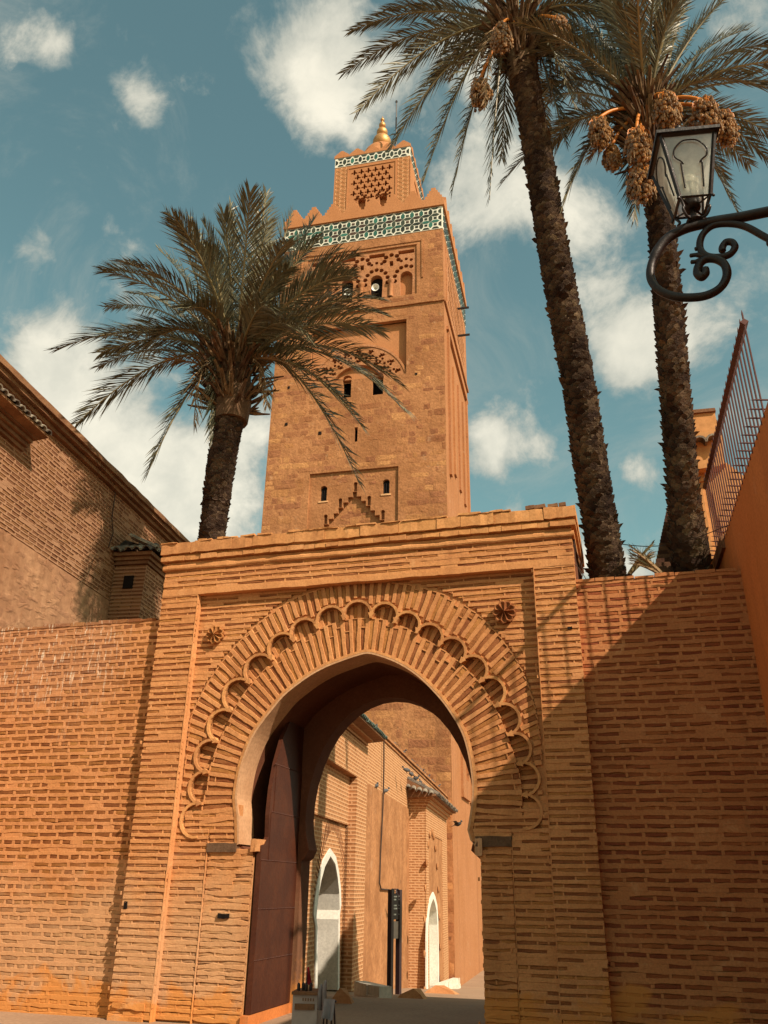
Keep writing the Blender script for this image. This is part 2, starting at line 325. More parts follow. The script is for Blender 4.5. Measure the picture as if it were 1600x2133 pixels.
# ------------------------------------------------------------------ mesh helpers
class MB:
    def __init__(s): s.v = []; s.f = []
    def add(s, vs, fs):
        o = len(s.v); s.v += [tuple(q) for q in vs]; s.f += [tuple(i+o for i in f) for f in fs]
    def box(s, x0, x1, y0, y1, z0, z1):
        s.add([(x0,y0,z0),(x1,y0,z0),(x1,y1,z0),(x0,y1,z0),(x0,y0,z1),(x1,y0,z1),(x1,y1,z1),(x0,y1,z1)],
              [(0,1,5,4),(1,2,6,5),(2,3,7,6),(3,0,4,7),(4,5,6,7),(3,2,1,0)])
    def wobble_box(s, x0, x1, y0, y1, z0, z1, a, nx=1):
        """box whose front (y0) edges are uneven"""
        r = random.uniform
        pts = []
        for i in range(nx+1):
            x = x0+(x1-x0)*i/nx
            pts += [(x, y1, z0), (x, y0+r(-a, a), z0+r(-a, a)), (x, y0+r(-a, a), z1+r(-a, a)), (x, y1, z1)]
        fs = []
        for i in range(nx):
            o = 4*i
            fs += [(o, o+4, o+5, o+1), (o+1, o+5, o+6, o+2), (o+2, o+6, o+7, o+3)]
        fs += [(0, 1, 2, 3), (4*nx+3, 4*nx+2, 4*nx+1, 4*nx)]
        s.add(pts, fs)
    def prism(s, poly, y0, y1):
        """polygon in (x,z), may be concave, extruded from y0 (front) to y1"""
        s.plate(poly, [], y0, y1, back=True)
    def plate(s, outer, holes, y0, y1, back=False, outer_sides=True):
        vs = [Vector((p[0], p[1])) for p in outer]; loops = [list(range(len(outer)))]
        for h in holes:
            o = len(vs); vs += [Vector((p[0], p[1])) for p in h]; loops.append(list(range(o, o+len(h))))
        ed = []
        for l in loops: ed += [(l[i], l[(i+1) % len(l)]) for i in range(len(l))]
        V, E, Fc, *_ = delaunay_2d_cdt(vs, ed, [], 0, 1e-6)
        def inside(p, poly):
            c = False; n = len(poly); j = n-1
            for i in range(n):
                xi, yi = poly[i][0], poly[i][1]; xj, yj = poly[j][0], poly[j][1]
                if (yi > p[1]) != (yj > p[1]) and p[0] < (xj-xi)*(p[1]-yi)/(yj-yi)+xi: c = not c
                j = i
            return c
        bbs = [(min(q[0] for q in h), max(q[0] for q in h), min(q[1] for q in h), max(q[1] for q in h)) for h in holes]
        keep = []
        for f in Fc:
            c = sum((V[i] for i in f), Vector((0, 0)))/len(f)
            if not inside(c, outer): continue
            bad = False
            for h, bb in zip(holes, bbs):
                if bb[0] <= c[0] <= bb[1] and bb[2] <= c[1] <= bb[3] and inside(c, h): bad = True; break
            if bad: continue
            a, b_, d = V[f[0]], V[f[1]], V[f[2]]
            if (b_-a).cross(d-a) < 0: f = list(reversed(f))
            keep.append(tuple(f))
        s.add([(p.x, y0, p.y) for p in V], keep)
        if back: s.add([(p.x, y1, p.y) for p in V], [tuple(reversed(f)) for f in keep])
        for k, poly in enumerate([outer]+list(holes)):
            if k == 0 and not outer_sides: continue
            n = len(poly); area = sum(poly[i][0]*poly[(i+1) % n][1]-poly[(i+1) % n][0]*poly[i][1] for i in range(n))
            pts = [(p[0], y0, p[1]) for p in poly]+[(p[0], y1, p[1]) for p in poly]
            fs = []
            for i in range(n):
                j = (i+1) % n
                q = (i, i+n, j+n, j)
                if (area > 0) == (k == 0): q = (i, i+n, j+n, j)
                else: q = (j, j+n, i+n, i)
                fs.append(q)
            s.add(pts, fs)
    def tube(s, path, rad, n=6, caps=True):
        path = [Vector(p) for p in path]; m = len(path)
        if not hasattr(rad, '__len__'): rad = [rad]*m
        up = Vector((0, 0, 1)); vs = []; prev = None
        for i, p in enumerate(path):
            t = (path[min(i+1, m-1)]-path[max(i-1, 0)])
            t = t.normalized() if t.length > 1e-9 else Vector((0, 0, 1))
            if prev is None:
                a = t.cross(up if abs(t.z) < 0.9 else Vector((1, 0, 0))).normalized()
            else:
                a = (prev - t*prev.dot(t))
                a = a.normalized() if a.length > 1e-6 else t.orthogonal().normalized()
            prev = a; bq = t.cross(a)
            for k in range(n):
                w = 2*math.pi*k/n
                vs.append(p+(a*math.cos(w)+bq*math.sin(w))*rad[i])
        fs = []
        for i in range(m-1):
            for k in range(n):
                fs.append((i*n+k, i*n+(k+1) % n, (i+1)*n+(k+1) % n, (i+1)*n+k))
        if caps: fs += [tuple(reversed(range(n))), tuple(range((m-1)*n, m*n))]
        s.add(vs, fs)
    def lathe(s, prof, c, n=20):
        vs = []; fs = []
        for (r, z) in prof:
            for k in range(n):
                w = 2*math.pi*k/n; vs.append((c[0]+r*math.cos(w), c[1]+r*math.sin(w), c[2]+z))
        for i in range(len(prof)-1):
            for k in range(n): fs.append((i*n+k, i*n+(k+1) % n, (i+1)*n+(k+1) % n, (i+1)*n+k))
        s.add(vs, fs)
    def ball(s, c, r, n=6, m=4):
        vs = [(c[0], c[1], c[2]-r[2])]; fs = []
        for i in range(1, m):
            a = -math.pi/2+math.pi*i/m
            for k in range(n):
                w = 2*math.pi*k/n
                vs.append((c[0]+r[0]*math.cos(a)*math.cos(w), c[1]+r[1]*math.cos(a)*math.sin(w), c[2]+r[2]*math.sin(a)))
        vs.append((c[0], c[1], c[2]+r[2])); t = len(vs)-1
        for k in range(n):
            fs.append((0, 1+(k+1) % n, 1+k))
            for i in range(m-2):
                a = 1+i*n
                fs.append((a+k, a+(k+1) % n, a+n+(k+1) % n, a+n+k))
            a = 1+(m-2)*n; fs.append((a+k, a+(k+1) % n, t))
        s.add(vs, fs)
    def xf(s, M):
        s.v = [tuple(M @ Vector(q)) for q in s.v]; return s
    def mesh(s, name, mat, smooth=False):
        me = bpy.data.meshes.new(name); me.from_pydata(s.v, [], s.f)
        me.materials.append(MATS[mat])
        if smooth: me.polygons.foreach_set('use_smooth', [True]*len(me.polygons))
        me.update(); return me
    def build(s, name, mat, parent=None, smooth=False, kind=None):
        o = bpy.data.objects.new(name, s.mesh(name, mat, smooth)); COL.objects.link(o)
        if parent: o.parent = parent
        if kind: o['kind'] = kind
        return o

def thing(name, label, cat, loc=(0,0,0), rz=0.0, group=None):
    o = bpy.data.objects.new(name, None); COL.objects.link(o); o.empty_display_size = 0.3
    o.location = loc; o.rotation_euler = (0, 0, rz); o['label'] = label; o['category'] = cat
    if group: o['group'] = group
    return o
def frame(o):
    return Matrix.Translation(o.location) @ Matrix.Rotation(o.rotation_euler.z, 4, 'Z')
def tag(o, label, cat, group=None):
    o['label'] = label; o['category'] = cat
    if group: o['group'] = group
    return o
def inst(name, me, parent, loc, scale=(1,1,1), rot=(0,0,0), kind=None):
    o = bpy.data.objects.new(name, me); COL.objects.link(o); o.parent = parent
    o.location = loc; o.scale = scale; o.rotation_euler = rot
    return o
def px_of(root_m, x, z, y=0.0):
    return proj(root_m @ Vector((x, y, z)))
class Face:
    """a wall plane: local x runs right, y into the wall, z up"""
    def __init__(s, loc, rz):
        s.loc = Vector(loc); s.rz = rz; s.M = Matrix.Translation(s.loc) @ Matrix.Rotation(rz, 4, 'Z'); s.I = s.M.inverted()
        s.n = Vector((math.sin(rz), -math.cos(rz), 0))
    def p(s, px, py, dep=0.0):
        q = s.I @ onplane(px, py, s.loc - s.n*dep, s.n); return (q.x, q.z)

# unit pieces: 1 x 1 x 1, front face y=-0.5, edges worn
def unit_brick(name, mat, a=0.07, bev=0.10):
    r = random.uniform
    mb = MB(); n = 3; vs = []
    top = []; 
    for j, (zz, yy) in enumerate(((-.5, .5), (-.5, -.5+bev), (-.5+bev*1.2, -.5), (.5-bev*1.2, -.5), (.5, -.5+bev), (.5, .5))):
        for i in range(n+1):
            x = -0.5+i/n
            if 0 < i < n: x += r(-.08, .08)
            end = i in (0, n)
            vs.append((x + (r(-a, a)*.35 if end else 0), yy + (0.12 if end and j in (2, 3) else 0) + r(-.05, .05), zz + r(-a, a)*(1.3 if j in (1, 2, 3, 4) else .3)))
    fs = []
    for j in range(5):
        for i in range(n):
            o = j*(n+1)+i; fs.append((o, o+1, o+n+2, o+n+1))
    L = [j*(n+1) for j in range(6)]; Rr = [j*(n+1)+n for j in range(6)]
    fs += [tuple(L), tuple(reversed(Rr))]
    mb.add(vs, fs)
    return mb.mesh(name, mat)
def box_into(mb, me, M):
    mb.add([M @ v.co for v in me.vertices], [tuple(p.vertices) for p in me.polygons])

def lay_bricks(parent, bricks, mat, M, name='brick', rest='small_bricks', nobj=300, nvar=6, a=0.07, bev=0.10):
    """bricks: (x, z, w, h, yfront, depth, rot) in local plane; the largest in view become objects, the rest one mesh"""
    vars_ = [unit_brick(name, mat, a, bev) for _ in range(nvar)]
    sc = []
    for k, (x, z, w, h, y, d, rot) in enumerate(bricks):
        q = proj(M @ Vector((x, y, z)))
        vis = -10 < q[0] < IW+10 and -10 < q[1] < IH+10
        sc.append((-(w*h/q[2]**2 if vis else 0), k))
    sc.sort()
    big = set(k for s_, k in sc[:nobj] if s_ < 0)
    mb = MB()
    for k, (x, z, w, h, y, d, rot) in enumerate(bricks):
        me = random.choice(vars_); loc = (x, y+d/2, z)
        if k in big: inst(name, me, parent, loc, (w, d, h), (0, rot, 0))
        else:
            T = Matrix.Translation(loc) @ Matrix.Rotation(rot, 4, 'Y') @ Matrix.Diagonal((w, d, h, 1))
            box_into(mb, me, T)
    if mb.v: mb.build(rest, mat, parent, kind='stuff')

def wob(n, amp, corr=0.6):
    o = []; v = 0
    for _ in range(n):
        v = v*corr + random.gauss(0, amp)*(1-corr); o.append(v)
    return o
def mortar_strip(mb, p0, p1, hw, y0, y1, step=0.07, amp=0.007, inset=0.011):
    """uneven proud band of mortar from p0 to p1 in the (x,z) plane, half width hw"""
    a = Vector(p0); b_ = Vector(p1); L = (b_-a).length
    if L < 0.02: return
    n = max(1, int(L/step)); t = (b_-a)/L; nn = Vector((-t.y, t.x))
    w1 = wob(n+1, amp*2); w2 = wob(n+1, amp*2); wy = wob(n+1, 0.0035)
    vs = []; fs = []
    for i in range(n+1):
        c = a+t*(L*i/n)
        lo = c-nn*(hw+w1[i]); hi = c+nn*(hw+w2[i]); lo2 = c-nn*max(.004, hw+w1[i]-inset); hi2 = c+nn*max(.004, hw+w2[i]-inset)
        yf = y0+wy[i]
        vs += [(lo.x, y1, lo.y), (lo2.x, yf, lo2.y), (hi2.x, yf, hi2.y), (hi.x, y1, hi.y)]
    for i in range(n):
        o = 4*i
        for k in range(3): fs.append((o+k, o+4+k, o+5+k, o+1+k))
    fs += [(0, 1, 2, 3), (4*n+3, 4*n+2, 4*n+1, 4*n)]
    mb.add(vs, fs)
def courses(mm, bricks, spans, z0, z1, pitch, y, bh=0.043, ins=0.007, hj=(.3, .9), rec=0.018, lens=((.27, .30), (.12, .17)), skip=0.08, gap=0.022, amp=0.006, depth=0.05):
    """spans(z) -> list of (xa, xb). Proud mortar beds with recessed bricks between."""
    n = int(round((z1-z0)/pitch)); pitch = (z1-z0)/n
    for j in range(n):
        zc = z0+(j+0.5)*pitch           # brick row centre
        zm = z0+j*pitch
        for (xa, xb) in spans(zm):
            mortar_strip(mm, (xa, zm), (xb, zm), (pitch-bh)/2, y, y+rec+.008, amp=amp, inset=ins)
        lr = lens[j % len(lens)]
        for (xa, xb) in spans(zc):
            x = xa - random.uniform(0, lr[1]*.8)
            while x < xb:
                L = random.uniform(*lr); e = x+L
                l, r_ = max(x, xa), min(e, xb)
                if r_-l > 0.03:
                    if random.random() < skip:
                        mm.wobble_box(l-.01, r_+.01, y+random.uniform(.001, .006), y+rec+.03, zc-bh/2-.008, zc+bh/2+.008, .004, 2)
                    else:
                        bricks.append(((l+r_)/2, zc+random.uniform(-.004, .004), r_-l, bh*random.uniform(.95, 1.15), y+rec+random.uniform(-.45, .5)*rec, depth, random.gauss(0, .006)))
                if e < xb-.01:
                    g = gap*random.uniform(.7, 1.3)
                    mm.wobble_box(e-.004, min(e+g+.004, xb), y+rec*random.uniform(*hj), y+rec+.03, zc-bh/2-.006, zc+bh/2+.006, .003)
                x = e+gap
    for (xa, xb) in spans(z1): mortar_strip(mm, (xa, z1), (xb, z1), (pitch-bh)/2, y, y+rec+.008, amp=amp, inset=ins)

# ------------------------------------------------------------------ ground
def ground_z(Y):
    t = max(0.0, Y-14.4); return -0.0853*min(t, 30.0)
def build_ground():
    mb = MB()
    xs = [-900, -200, -60, -30, -16, -12, -9, -7, -6, -5, -4, -3, -2, -1, 0, 1, 2, 4, 8, 16, 40, 200, 900]
    ys = [-400, -100, -40, -20, -10, -4, 0, 4, 8, 10, 11, 12, 13, 13.6, 14, 14.4, 14.8, 15.4, 16, 17, 18, 20, 24, 28, 34, 40, 44.4, 50, 80, 200, 500, 1500]
    for y in ys:
        for x in xs: mb.v.append((x, y, ground_z(y)))
    n = len(xs)
    for j in range(len(ys)-1):
        for i in range(n-1): mb.f.append((j*n+i, j*n+i+1, (j+1)*n+i+1, (j+1)*n+i))
    mb.build('ground', 'ground_dust', smooth=True)['kind'] = 'structure'
build_ground()

# ------------------------------------------------------------------ the brick gateway
GY = 11.03
GX0, GX1 = -6.75, -0.43
def g(px, py, dep=0.0):
    q = at(px, py, GY+dep); return (q.x-GCX, q.z)
GCX = -3.5
gate = thing('brick_gateway', 'tall weathered brick gateway with a scalloped horseshoe arch and red door', 'gateway', (GCX, GY, 0))
GM = frame(gate)
X0, X1 = GX0-GCX, GX1-GCX
RD = 0.11        # recess of the arch panel
ID = 0.23         # back of the lobes
IR = 0.135        # plane of the inner arch ring
# front outline of the opening (from the left foot round to the right foot)
ARC_PX = [(519,1795),(495,1760),(494,1700),(490,1664),(494,1630),(500,1599),(511,1565),(525,1533),(543,1505),(564,1478),(589,1448),(618,1424),(648,1403),(680,1386),(711,1374),(740,1364),(766,1358),
          (793,1364),(825,1376),(855,1393),(881,1413),(905,1437),(927,1462),(945,1488),(959,1511),(970,1536),(979,1569),(985,1604),(988,1636),(987,1668),(983,1700),(978,1730),(984,1752),(992,1772)]
_A = [g(x, y, IR) for x, y in ARC_PX]
def resample(P_, n):
    out = []
    for i in range(len(P_)-1):
        p0, p1, p2, p3 = (Vector(P_[max(i-1, 0)]), Vector(P_[i]), Vector(P_[i+1]), Vector(P_[min(i+2, len(P_)-1)]))
        for k in range(n):
            t = k/n; q = .5*((2*p1)+(p2-p0)*t+(2*p0-5*p1+4*p2-p3)*t*t+(3*p1-p0-3*p2+p3)*t**3); out.append((q.x, q.y))
    return out+[P_[-1]]
ARC = _A[:2]+resample(_A[2:-2], 3)+_A[-2:]
JL, JR = -4.95-GCX, -1.87-GCX
opening = [(JL, 0.0)] + [(JL, ARC[0][1])] + ARC[1:-1] + [(JR, ARC[-1][1]), (JR, 0.0)]
def outline(poly_open, top):
    return [(X0, 0.0)] + poly_open + [(X1, 0.0), (X1, top), (X0, top)]
TOP = 6.12
BACK = 1.92
core = MB()
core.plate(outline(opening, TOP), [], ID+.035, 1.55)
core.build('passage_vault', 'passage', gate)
# rear slab with its own smaller arch
def rear_open():
    out = []
    cx, cz = -3.46-GCX, 2.55
    pts = []
    for k in range(25):
        a = R(200 - 220*k/24)
        r = 1.30
        x = r*math.cos(a); z = r*math.sin(a)
        if z > 0: z *= 1.36
        pts.append((cx+x, cz+z))
    return [(-4.79-GCX, 0.0), (-4.79-GCX, 1.95), (-4.73-GCX, 2.0)] + pts + [(-2.12-GCX, 2.0), (-2.06-GCX, 1.95), (-2.06-GCX, 0.0)]
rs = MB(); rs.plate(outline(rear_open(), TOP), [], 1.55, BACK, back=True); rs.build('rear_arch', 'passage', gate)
# plaster reveal of the arch: a thin lining that stands just inside the vault
rv = MB()
inner = [(x, z) for x, z in opening if z > 2.0]
def lining(mb, pts, y0, y1, t):
    vs = []; fs = []; c = (0.0, 2.9)
    for (x, z) in pts:
        d = Vector((c[0]-x, c[1]-z)).normalized()
        vs += [(x+d.x*t, y0, z+d.y*t), (x+d.x*t, y1, z+d.y*t), (x, y0, z), (x, y1, z)]
    for i in range(len(pts)-1):
        o = 4*i; fs += [(o, o+1, o+5, o+4), (o+2, o, o+4, o+6), (o+1, o+3, o+7, o+5)]
    mb.add(vs, fs)
lining(rv, inner, IR-.012, 0.62, 0.028)
rv.build('arch_reveal', 'plaster_reveal', gate, smooth=False)
# imposts and wooden beam ends
im = MB(); im.wobble_box(JL-.03, JL+.075, IR-.03, 0.45, 2.02, 2.18, .008, 3); im.build('impost', 'mortar_gate', gate)
im = MB(); im.wobble_box(JR-.06, JR+.03, IR-.04, 0.7, 1.99, 2.19, .008, 3); im.build('impost', 'plaster_reveal', gate)
for (pa, pb) in (((432,1756),(491,1775)), ((990,1742),(1066,1764))):
    a = g(*pa, RD); b_ = g(*pb, RD)
    w = MB(); w.wobble_box(a[0], b_[0], RD-.008, RD+.12, b_[1], a[1], .006, 5); w.build('beam_end', 'wood_dark', gate)
# core backing behind the brick skins
bk = MB()
rl = g(410, 1242)[0]; rr = g(1110, 1180)[0]           # edges of the recessed panel
rl = -6.12-GCX; rr = -1.0-GCX; rt = 5.70
bk.box(X0+.02, rl, .045, ID+.034, 0, TOP)
bk.box(rr, X1-.02, .045, ID+.034, 0, TOP)
bk.box(rl, rr, .045, ID+.034, rt, TOP)
bk.build('wall_core', 'mortar_gate', gate)

# polar description of the arch rings
ACX, ACZ = (-3.53-GCX), 2.72
def polar(p): return (math.atan2(p[1]-ACZ, p[0]-ACX), math.hypot(p[0]-ACX, p[1]-ACZ))
ip = sorted([((a if a > -math.pi/2 else a+2*math.pi), r) for a, r in (polar(q) for q in ARC[2:-2])])
def interp(tab, a):
    if a <= tab[0][0]: return tab[0][1]
    for i in range(len(tab)-1):
        if tab[i][0] <= a <= tab[i+1][0]:
            t = (a-tab[i][0])/(tab[i+1][0]-tab[i][0]+1e-9); return tab[i][1]*(1-t)+tab[i+1][1]*t
    return tab[-1][1]
def r_in(a): return interp(ip, a)
LOBE_PX = [(408,1708),(424,1640),(437,1575),(465,1512),(497,1448),(541,1396),(588,1349),(634,1318),(689,1293),(744,1281),(800,1284),(847,1302),(893,1328),(940,1358),(984,1396),(1020,1442),(1050,1499),(1073,1560),(1090,1622),(1094,1690)]
lobes = []
for q in LOBE_PX:
    p = g(*q, RD); a, r = polar(p)
    if a < -math.pi/2: a += 2*math.pi
    lobes.append((a, r))
lobes.sort()
# scalloped inner edge of the outer ring: arcs between cusps
def lobe_curve(inner_off=0.0):
    """points (a, r) along the scalloped line, from right foot to left foot"""
    pts = []
    for i, (a, r) in enumerate(lobes):
        al = (lobes[i-1][0]+a)/2 if i > 0 else a-(lobes[1][0]-a)/2
        ar = (lobes[i+1][0]+a)/2 if i < len(lobes)-1 else a+(a-lobes[i-1][0])/2
        rl_ = (lobes[i-1][1]+r)/2 if i > 0 else r
        c = Vector((ACX+math.cos(a)*r, ACZ+math.sin(a)*r))
        hw = (ar-al)/2*r
        n = 11
        for k in range(n):
            t = -1+2*k/(n-1)
            w = R(96)*t                       # a little more than a half circle
            rad = hw*.96
            ca = a
            dr = Vector((math.cos(ca), math.sin(ca))); dt = Vector((-math.sin(ca), math.cos(ca)))
            q = c + dr*(math.cos(w)*(rad+inner_off)) + dt*(math.sin(w)*(rad*.985+inner_off*.8))
            pts.append(q)
    return pts
LC = lobe_curve(0.0)
def lobe_r(a):
    """radius of the scalloped rim's outer side at angle a"""
    best = None
    for i, (la, lr) in enumerate(lobes):
        if best is None or abs(la-a) < abs(lobes[best][0]-a): best = i
    la, lr = lobes[best]
    step = (lobes[1][0]-lobes[0][0]) if best == 0 else lobes[best][0]-lobes[best-1][0]
    hw = step/2*lr; d = (a-la)*lr
    return lr + math.sqrt(max(0.0, (hw*1.05)**2-d*d))
def rim_r(a): return lobe_r(a)
outer_tab = []
OUT_PX = [(1128,1690),(1128,1600),(1120,1500),(1090,1400),(1045,1330),(990,1275),(925,1238),(850,1217),(760,1212),(680,1222),(610,1248),(545,1292),(490,1345),(440,1410),(402,1480),(382,1560),(375,1640),(368,1700)]
for q in OUT_PX:
    a, r = polar(g(*q, RD))
    if a < -math.pi/2: a += 2*math.pi
    outer_tab.append((a, r))
outer_tab.sort()
def r_out(a): return interp(outer_tab, a)
A0, A1 = lobes[0][0], lobes[-1][0]
# plate that carries the outer ring, with the scalloped edge
pl = MB()
ob = []
for k in range(60):
    a = A0-.05+(A1-A0+.1)*k/59; r = r_out(a)+.06
    ob.append((ACX+math.cos(a)*r, ACZ+math.sin(a)*r))
def clampx(p): return (min(max(p[0], rl+.002), rr-.002), min(p[1], rt-.002))
ob = [clampx(p) for p in ob]
lc = [(q.x, q.y) for q in LC]
poly = ob + list(reversed(lc))
pl.plate(poly, [], RD+.03, ID+.03)
pl.build('arch_plate', 'mortar_gate', gate)
# the rim itself, each lobe a moulded band
for i in range(len(lobes)):
    seg = LC[i*11:(i+1)*11]
    c = Vector((ACX+math.cos(lobes[i][0])*lobes[i][1], ACZ+math.sin(lobes[i][0])*lobes[i][1]))
    vs = []; fs = []
    yr = RD-.012
    for q in seg:
        d = (q-c).normalized(); o = q+d*.036
        vs += [(q.x, ID+.03, q.y), (q.x, yr, q.y), (o.x, yr-.004, o.y), (o.x, RD+.03, o.y)]
    for k in range(len(seg)-1):
        b0 = 4*k
        for j in range(3): fs.append((b0+j, b0+4+j, b0+5+j, b0+1+j))
    fs += [(0, 1, 2, 3), (4*len(seg)-1, 4*len(seg)-2, 4*len(seg)-3, 4*len(seg)-4)]
    m = MB(); m.add(vs, fs); m.build('scallop', 'plaster_rim', gate)
    # cusp between this lobe and the next
    if i < len(lobes)-1:
        q = (LC[i*11+10]+LC[(i+1)*11])/2
        d = (Vector((ACX, ACZ))-q).normalized(); e = Vector((-d.y, d.x))
        b0 = q-d*.05; pts = [b0+e*.045, q+e*.022, q+d*.03+e*.016, q+d*.03-e*.016, q-e*.022, b0-e*.045]
        m = MB(); m.prism([(p.x, p.y) for p in pts], RD-.018, ID+.03); m.build('cusp', 'plaster_rim', gate)

gm = MB(); gb = []
# plain frame: two piers and the band above the panel
courses(gm, gb, lambda z: [(X0, rl-.01)], 0.05, rt, 0.0865, 0.0, lens=((.24, .42), (.2, .46)), amp=.003, bh=.031, rec=.0065, hj=(.8, 1.35), gap=.012, skip=.13)
courses(gm, gb, lambda z: [(rr+.01, X1)], 0.05, rt, 0.0865, 0.0, lens=((.24, .42), (.2, .46)), amp=.003, bh=.031, rec=.0065, hj=(.8, 1.35), gap=.012, skip=.13)
courses(gm, gb, lambda z: [(X0, X1)], rt+.085, TOP+.02, 0.0865, 0.0, lens=((.22, .46), (.2, .4)), amp=.003, skip=.25, bh=.030, rec=.0065, hj=(.8, 1.35), gap=.012)
mortar_strip(gm, (X0, rt+.035), (X1, rt+.035), .045, -.004, .06, amp=.004)
# seams along the panel edge
for xx in (rl-.015, rr+.015):
    mortar_strip(gm, (xx, 0.0), (xx, rt), .013, -.003, RD+.04, amp=.005)
# panel courses outside the ring
def panel_spans(z):
    if z < ACZ-0.38:
        return [(rl, JL-.005), (JR+.005, rr)]
    # find ring extent at this height
    xl = xr = None
    dz = z-ACZ
    best_l, best_r = None, None
    for k in range(120):
        a = A0+(A1-A0)*k/119; r = r_out(a)+.01
        zz = ACZ+math.sin(a)*r; xx = ACX+math.cos(a)*r
        if abs(zz-z) < 0.06:
            if xx > ACX: best_r = xx if best_r is None else max(best_r, xx)
            else: best_l = xx if best_l is None else min(best_l, xx)
    if best_l is None and best_r is None: return [(rl, rr)] if z > ACZ+1 else []
    if best_l is None and z > ACZ+1: best_l = best_r
    if best_r is None and z > ACZ+1: best_r = best_l
    out = []
    if best_l is not None and best_l-rl > .06: out.append((rl, best_l))
    if best_r is not None and rr-best_r > .06: out.append((best_r, rr))
    return out
courses(gm, gb, panel_spans, ACZ-.36, rt-.02, 0.086, RD, lens=((.24, .44), (.2, .4)), amp=.003, bh=.031, rec=.0065, hj=(.8, 1.35), gap=.012, skip=.13)
def lobes_x(left):
    a, r = lobes[-1] if left else lobes[0]
    return ACX+math.cos(a)*r+(-.2 if left else .2)
# foot of the panel: jamb strip a little behind the outer strip
sl_ = g(430, 1775, RD)[0]; sr_ = g(1068, 1760, RD)[0]
courses(gm, gb, lambda z: [(rl, sl_)], 0.05, ACZ-.44, 0.0865, RD, lens=((.24, .42), (.2, .46)), amp=.003, skip=.22, bh=.030, rec=.0065, hj=(.8, 1.35), gap=.012)
courses(gm, gb, lambda z: [(sr_, rr)], 0.05, ACZ-.44, 0.0865, RD, lens=((.24, .42), (.2, .46)), amp=.003, skip=.22, bh=.030, rec=.0065, hj=(.8, 1.35), gap=.012)
courses(gm, gb, lambda z: [(sl_+.02, JL)], 0.05, 2.02, 0.0865, RD+.02, lens=((.24, .42), (.2, .46)), amp=.008, skip=.4, bh=.031, rec=.0065, hj=(.8, 1.35), gap=.012)
courses(gm, gb, lambda z: [(JR, sr_-.02)], 0.05, 2.02, 0.0865, RD+.02, lens=((.24, .42), (.2, .46)), amp=.008, skip=.3, bh=.031, rec=.0065, hj=(.8, 1.35), gap=.012)
def arc_x(z, left):
    best = None
    for (x, zz) in ARC[1:-1]:
        if (x < ACX) == left and (best is None or abs(zz-z) < abs(best[1]-z)): best = (x, zz)
    return best[0]
courses(gm, gb, lambda z: [(lobes_x(True)+.02 if z > ACZ-.45 else sl_+.02, arc_x(z, True)-.02)], 2.04, ACZ-.20, 0.0865, IR, lens=((.24, .42), (.2, .46)), amp=.003, skip=.2, bh=.031, rec=.0065, hj=(.8, 1.35), gap=.012)
courses(gm, gb, lambda z: [(arc_x(z, False)+.02, lobes_x(False)-.02 if z > ACZ-.45 else sr_-.02)], 2.04, ACZ-.20, 0.0865, IR, lens=((.24, .42), (.2, .46)), amp=.003, skip=.2, bh=.031, rec=.0065, hj=(.8, 1.35), gap=.012)
courses(gm, gb, lambda z: [(rl, lobes_x(True))], ACZ-.44, ACZ-.06, 0.0865, RD, lens=((.24, .42), (.2, .46)), amp=.003, skip=.2, bh=.031, rec=.0065, hj=(.8, 1.35), gap=.012)
courses(gm, gb, lambda z: [(lobes_x(False), rr)], ACZ-.44, ACZ-.06, 0.0865, RD, lens=((.24, .42), (.2, .46)), amp=.003, skip=.2, bh=.031, rec=.0065, hj=(.8, 1.35), gap=.012)
mortar_strip(gm, (sl_+.005, 0), (sl_+.005, 2.15), .010, RD-.004, ID, amp=.005)
mortar_strip(gm, (sr_-.005, 0), (sr_-.005, 2.15), .010, RD-.004, ID, amp=.005)
fill = MB()
fill.box(rl, sl_, RD+.05, ID+.034, 0, ACZ-.44); fill.box(sr_, rr, RD+.05, ID+.034, 0, ACZ-.44)
fill.box(rl, lobes_x(True), RD+.05, ID+.034, ACZ-.44, ACZ-.02); fill.box(lobes_x(False), rr, RD+.05, ID+.034, ACZ-.44, ACZ-.02)
fill.box(sl_+.001, JL-.002, RD+.06, ID+.033, 0, 2.05); fill.box(JR+.002, sr_-.001, RD+.06, ID+.033, 0, 2.05)
fill.box(lobes_x(True)+.001, JL-.25, IR+.03, ID+.033, 2.06, ACZ-.1); fill.box(JR+.2, lobes_x(False)-.001, IR+.03, ID+.033, 2.06, ACZ-.1)
# spandrel backing
fill.plate([(rl, ACZ-.01), (rl, rt), (rr, rt), (rr, ACZ-.01)] + ob, [], RD+.045, ID+.034)
fill.build('panel_core', 'mortar_gate', gate)
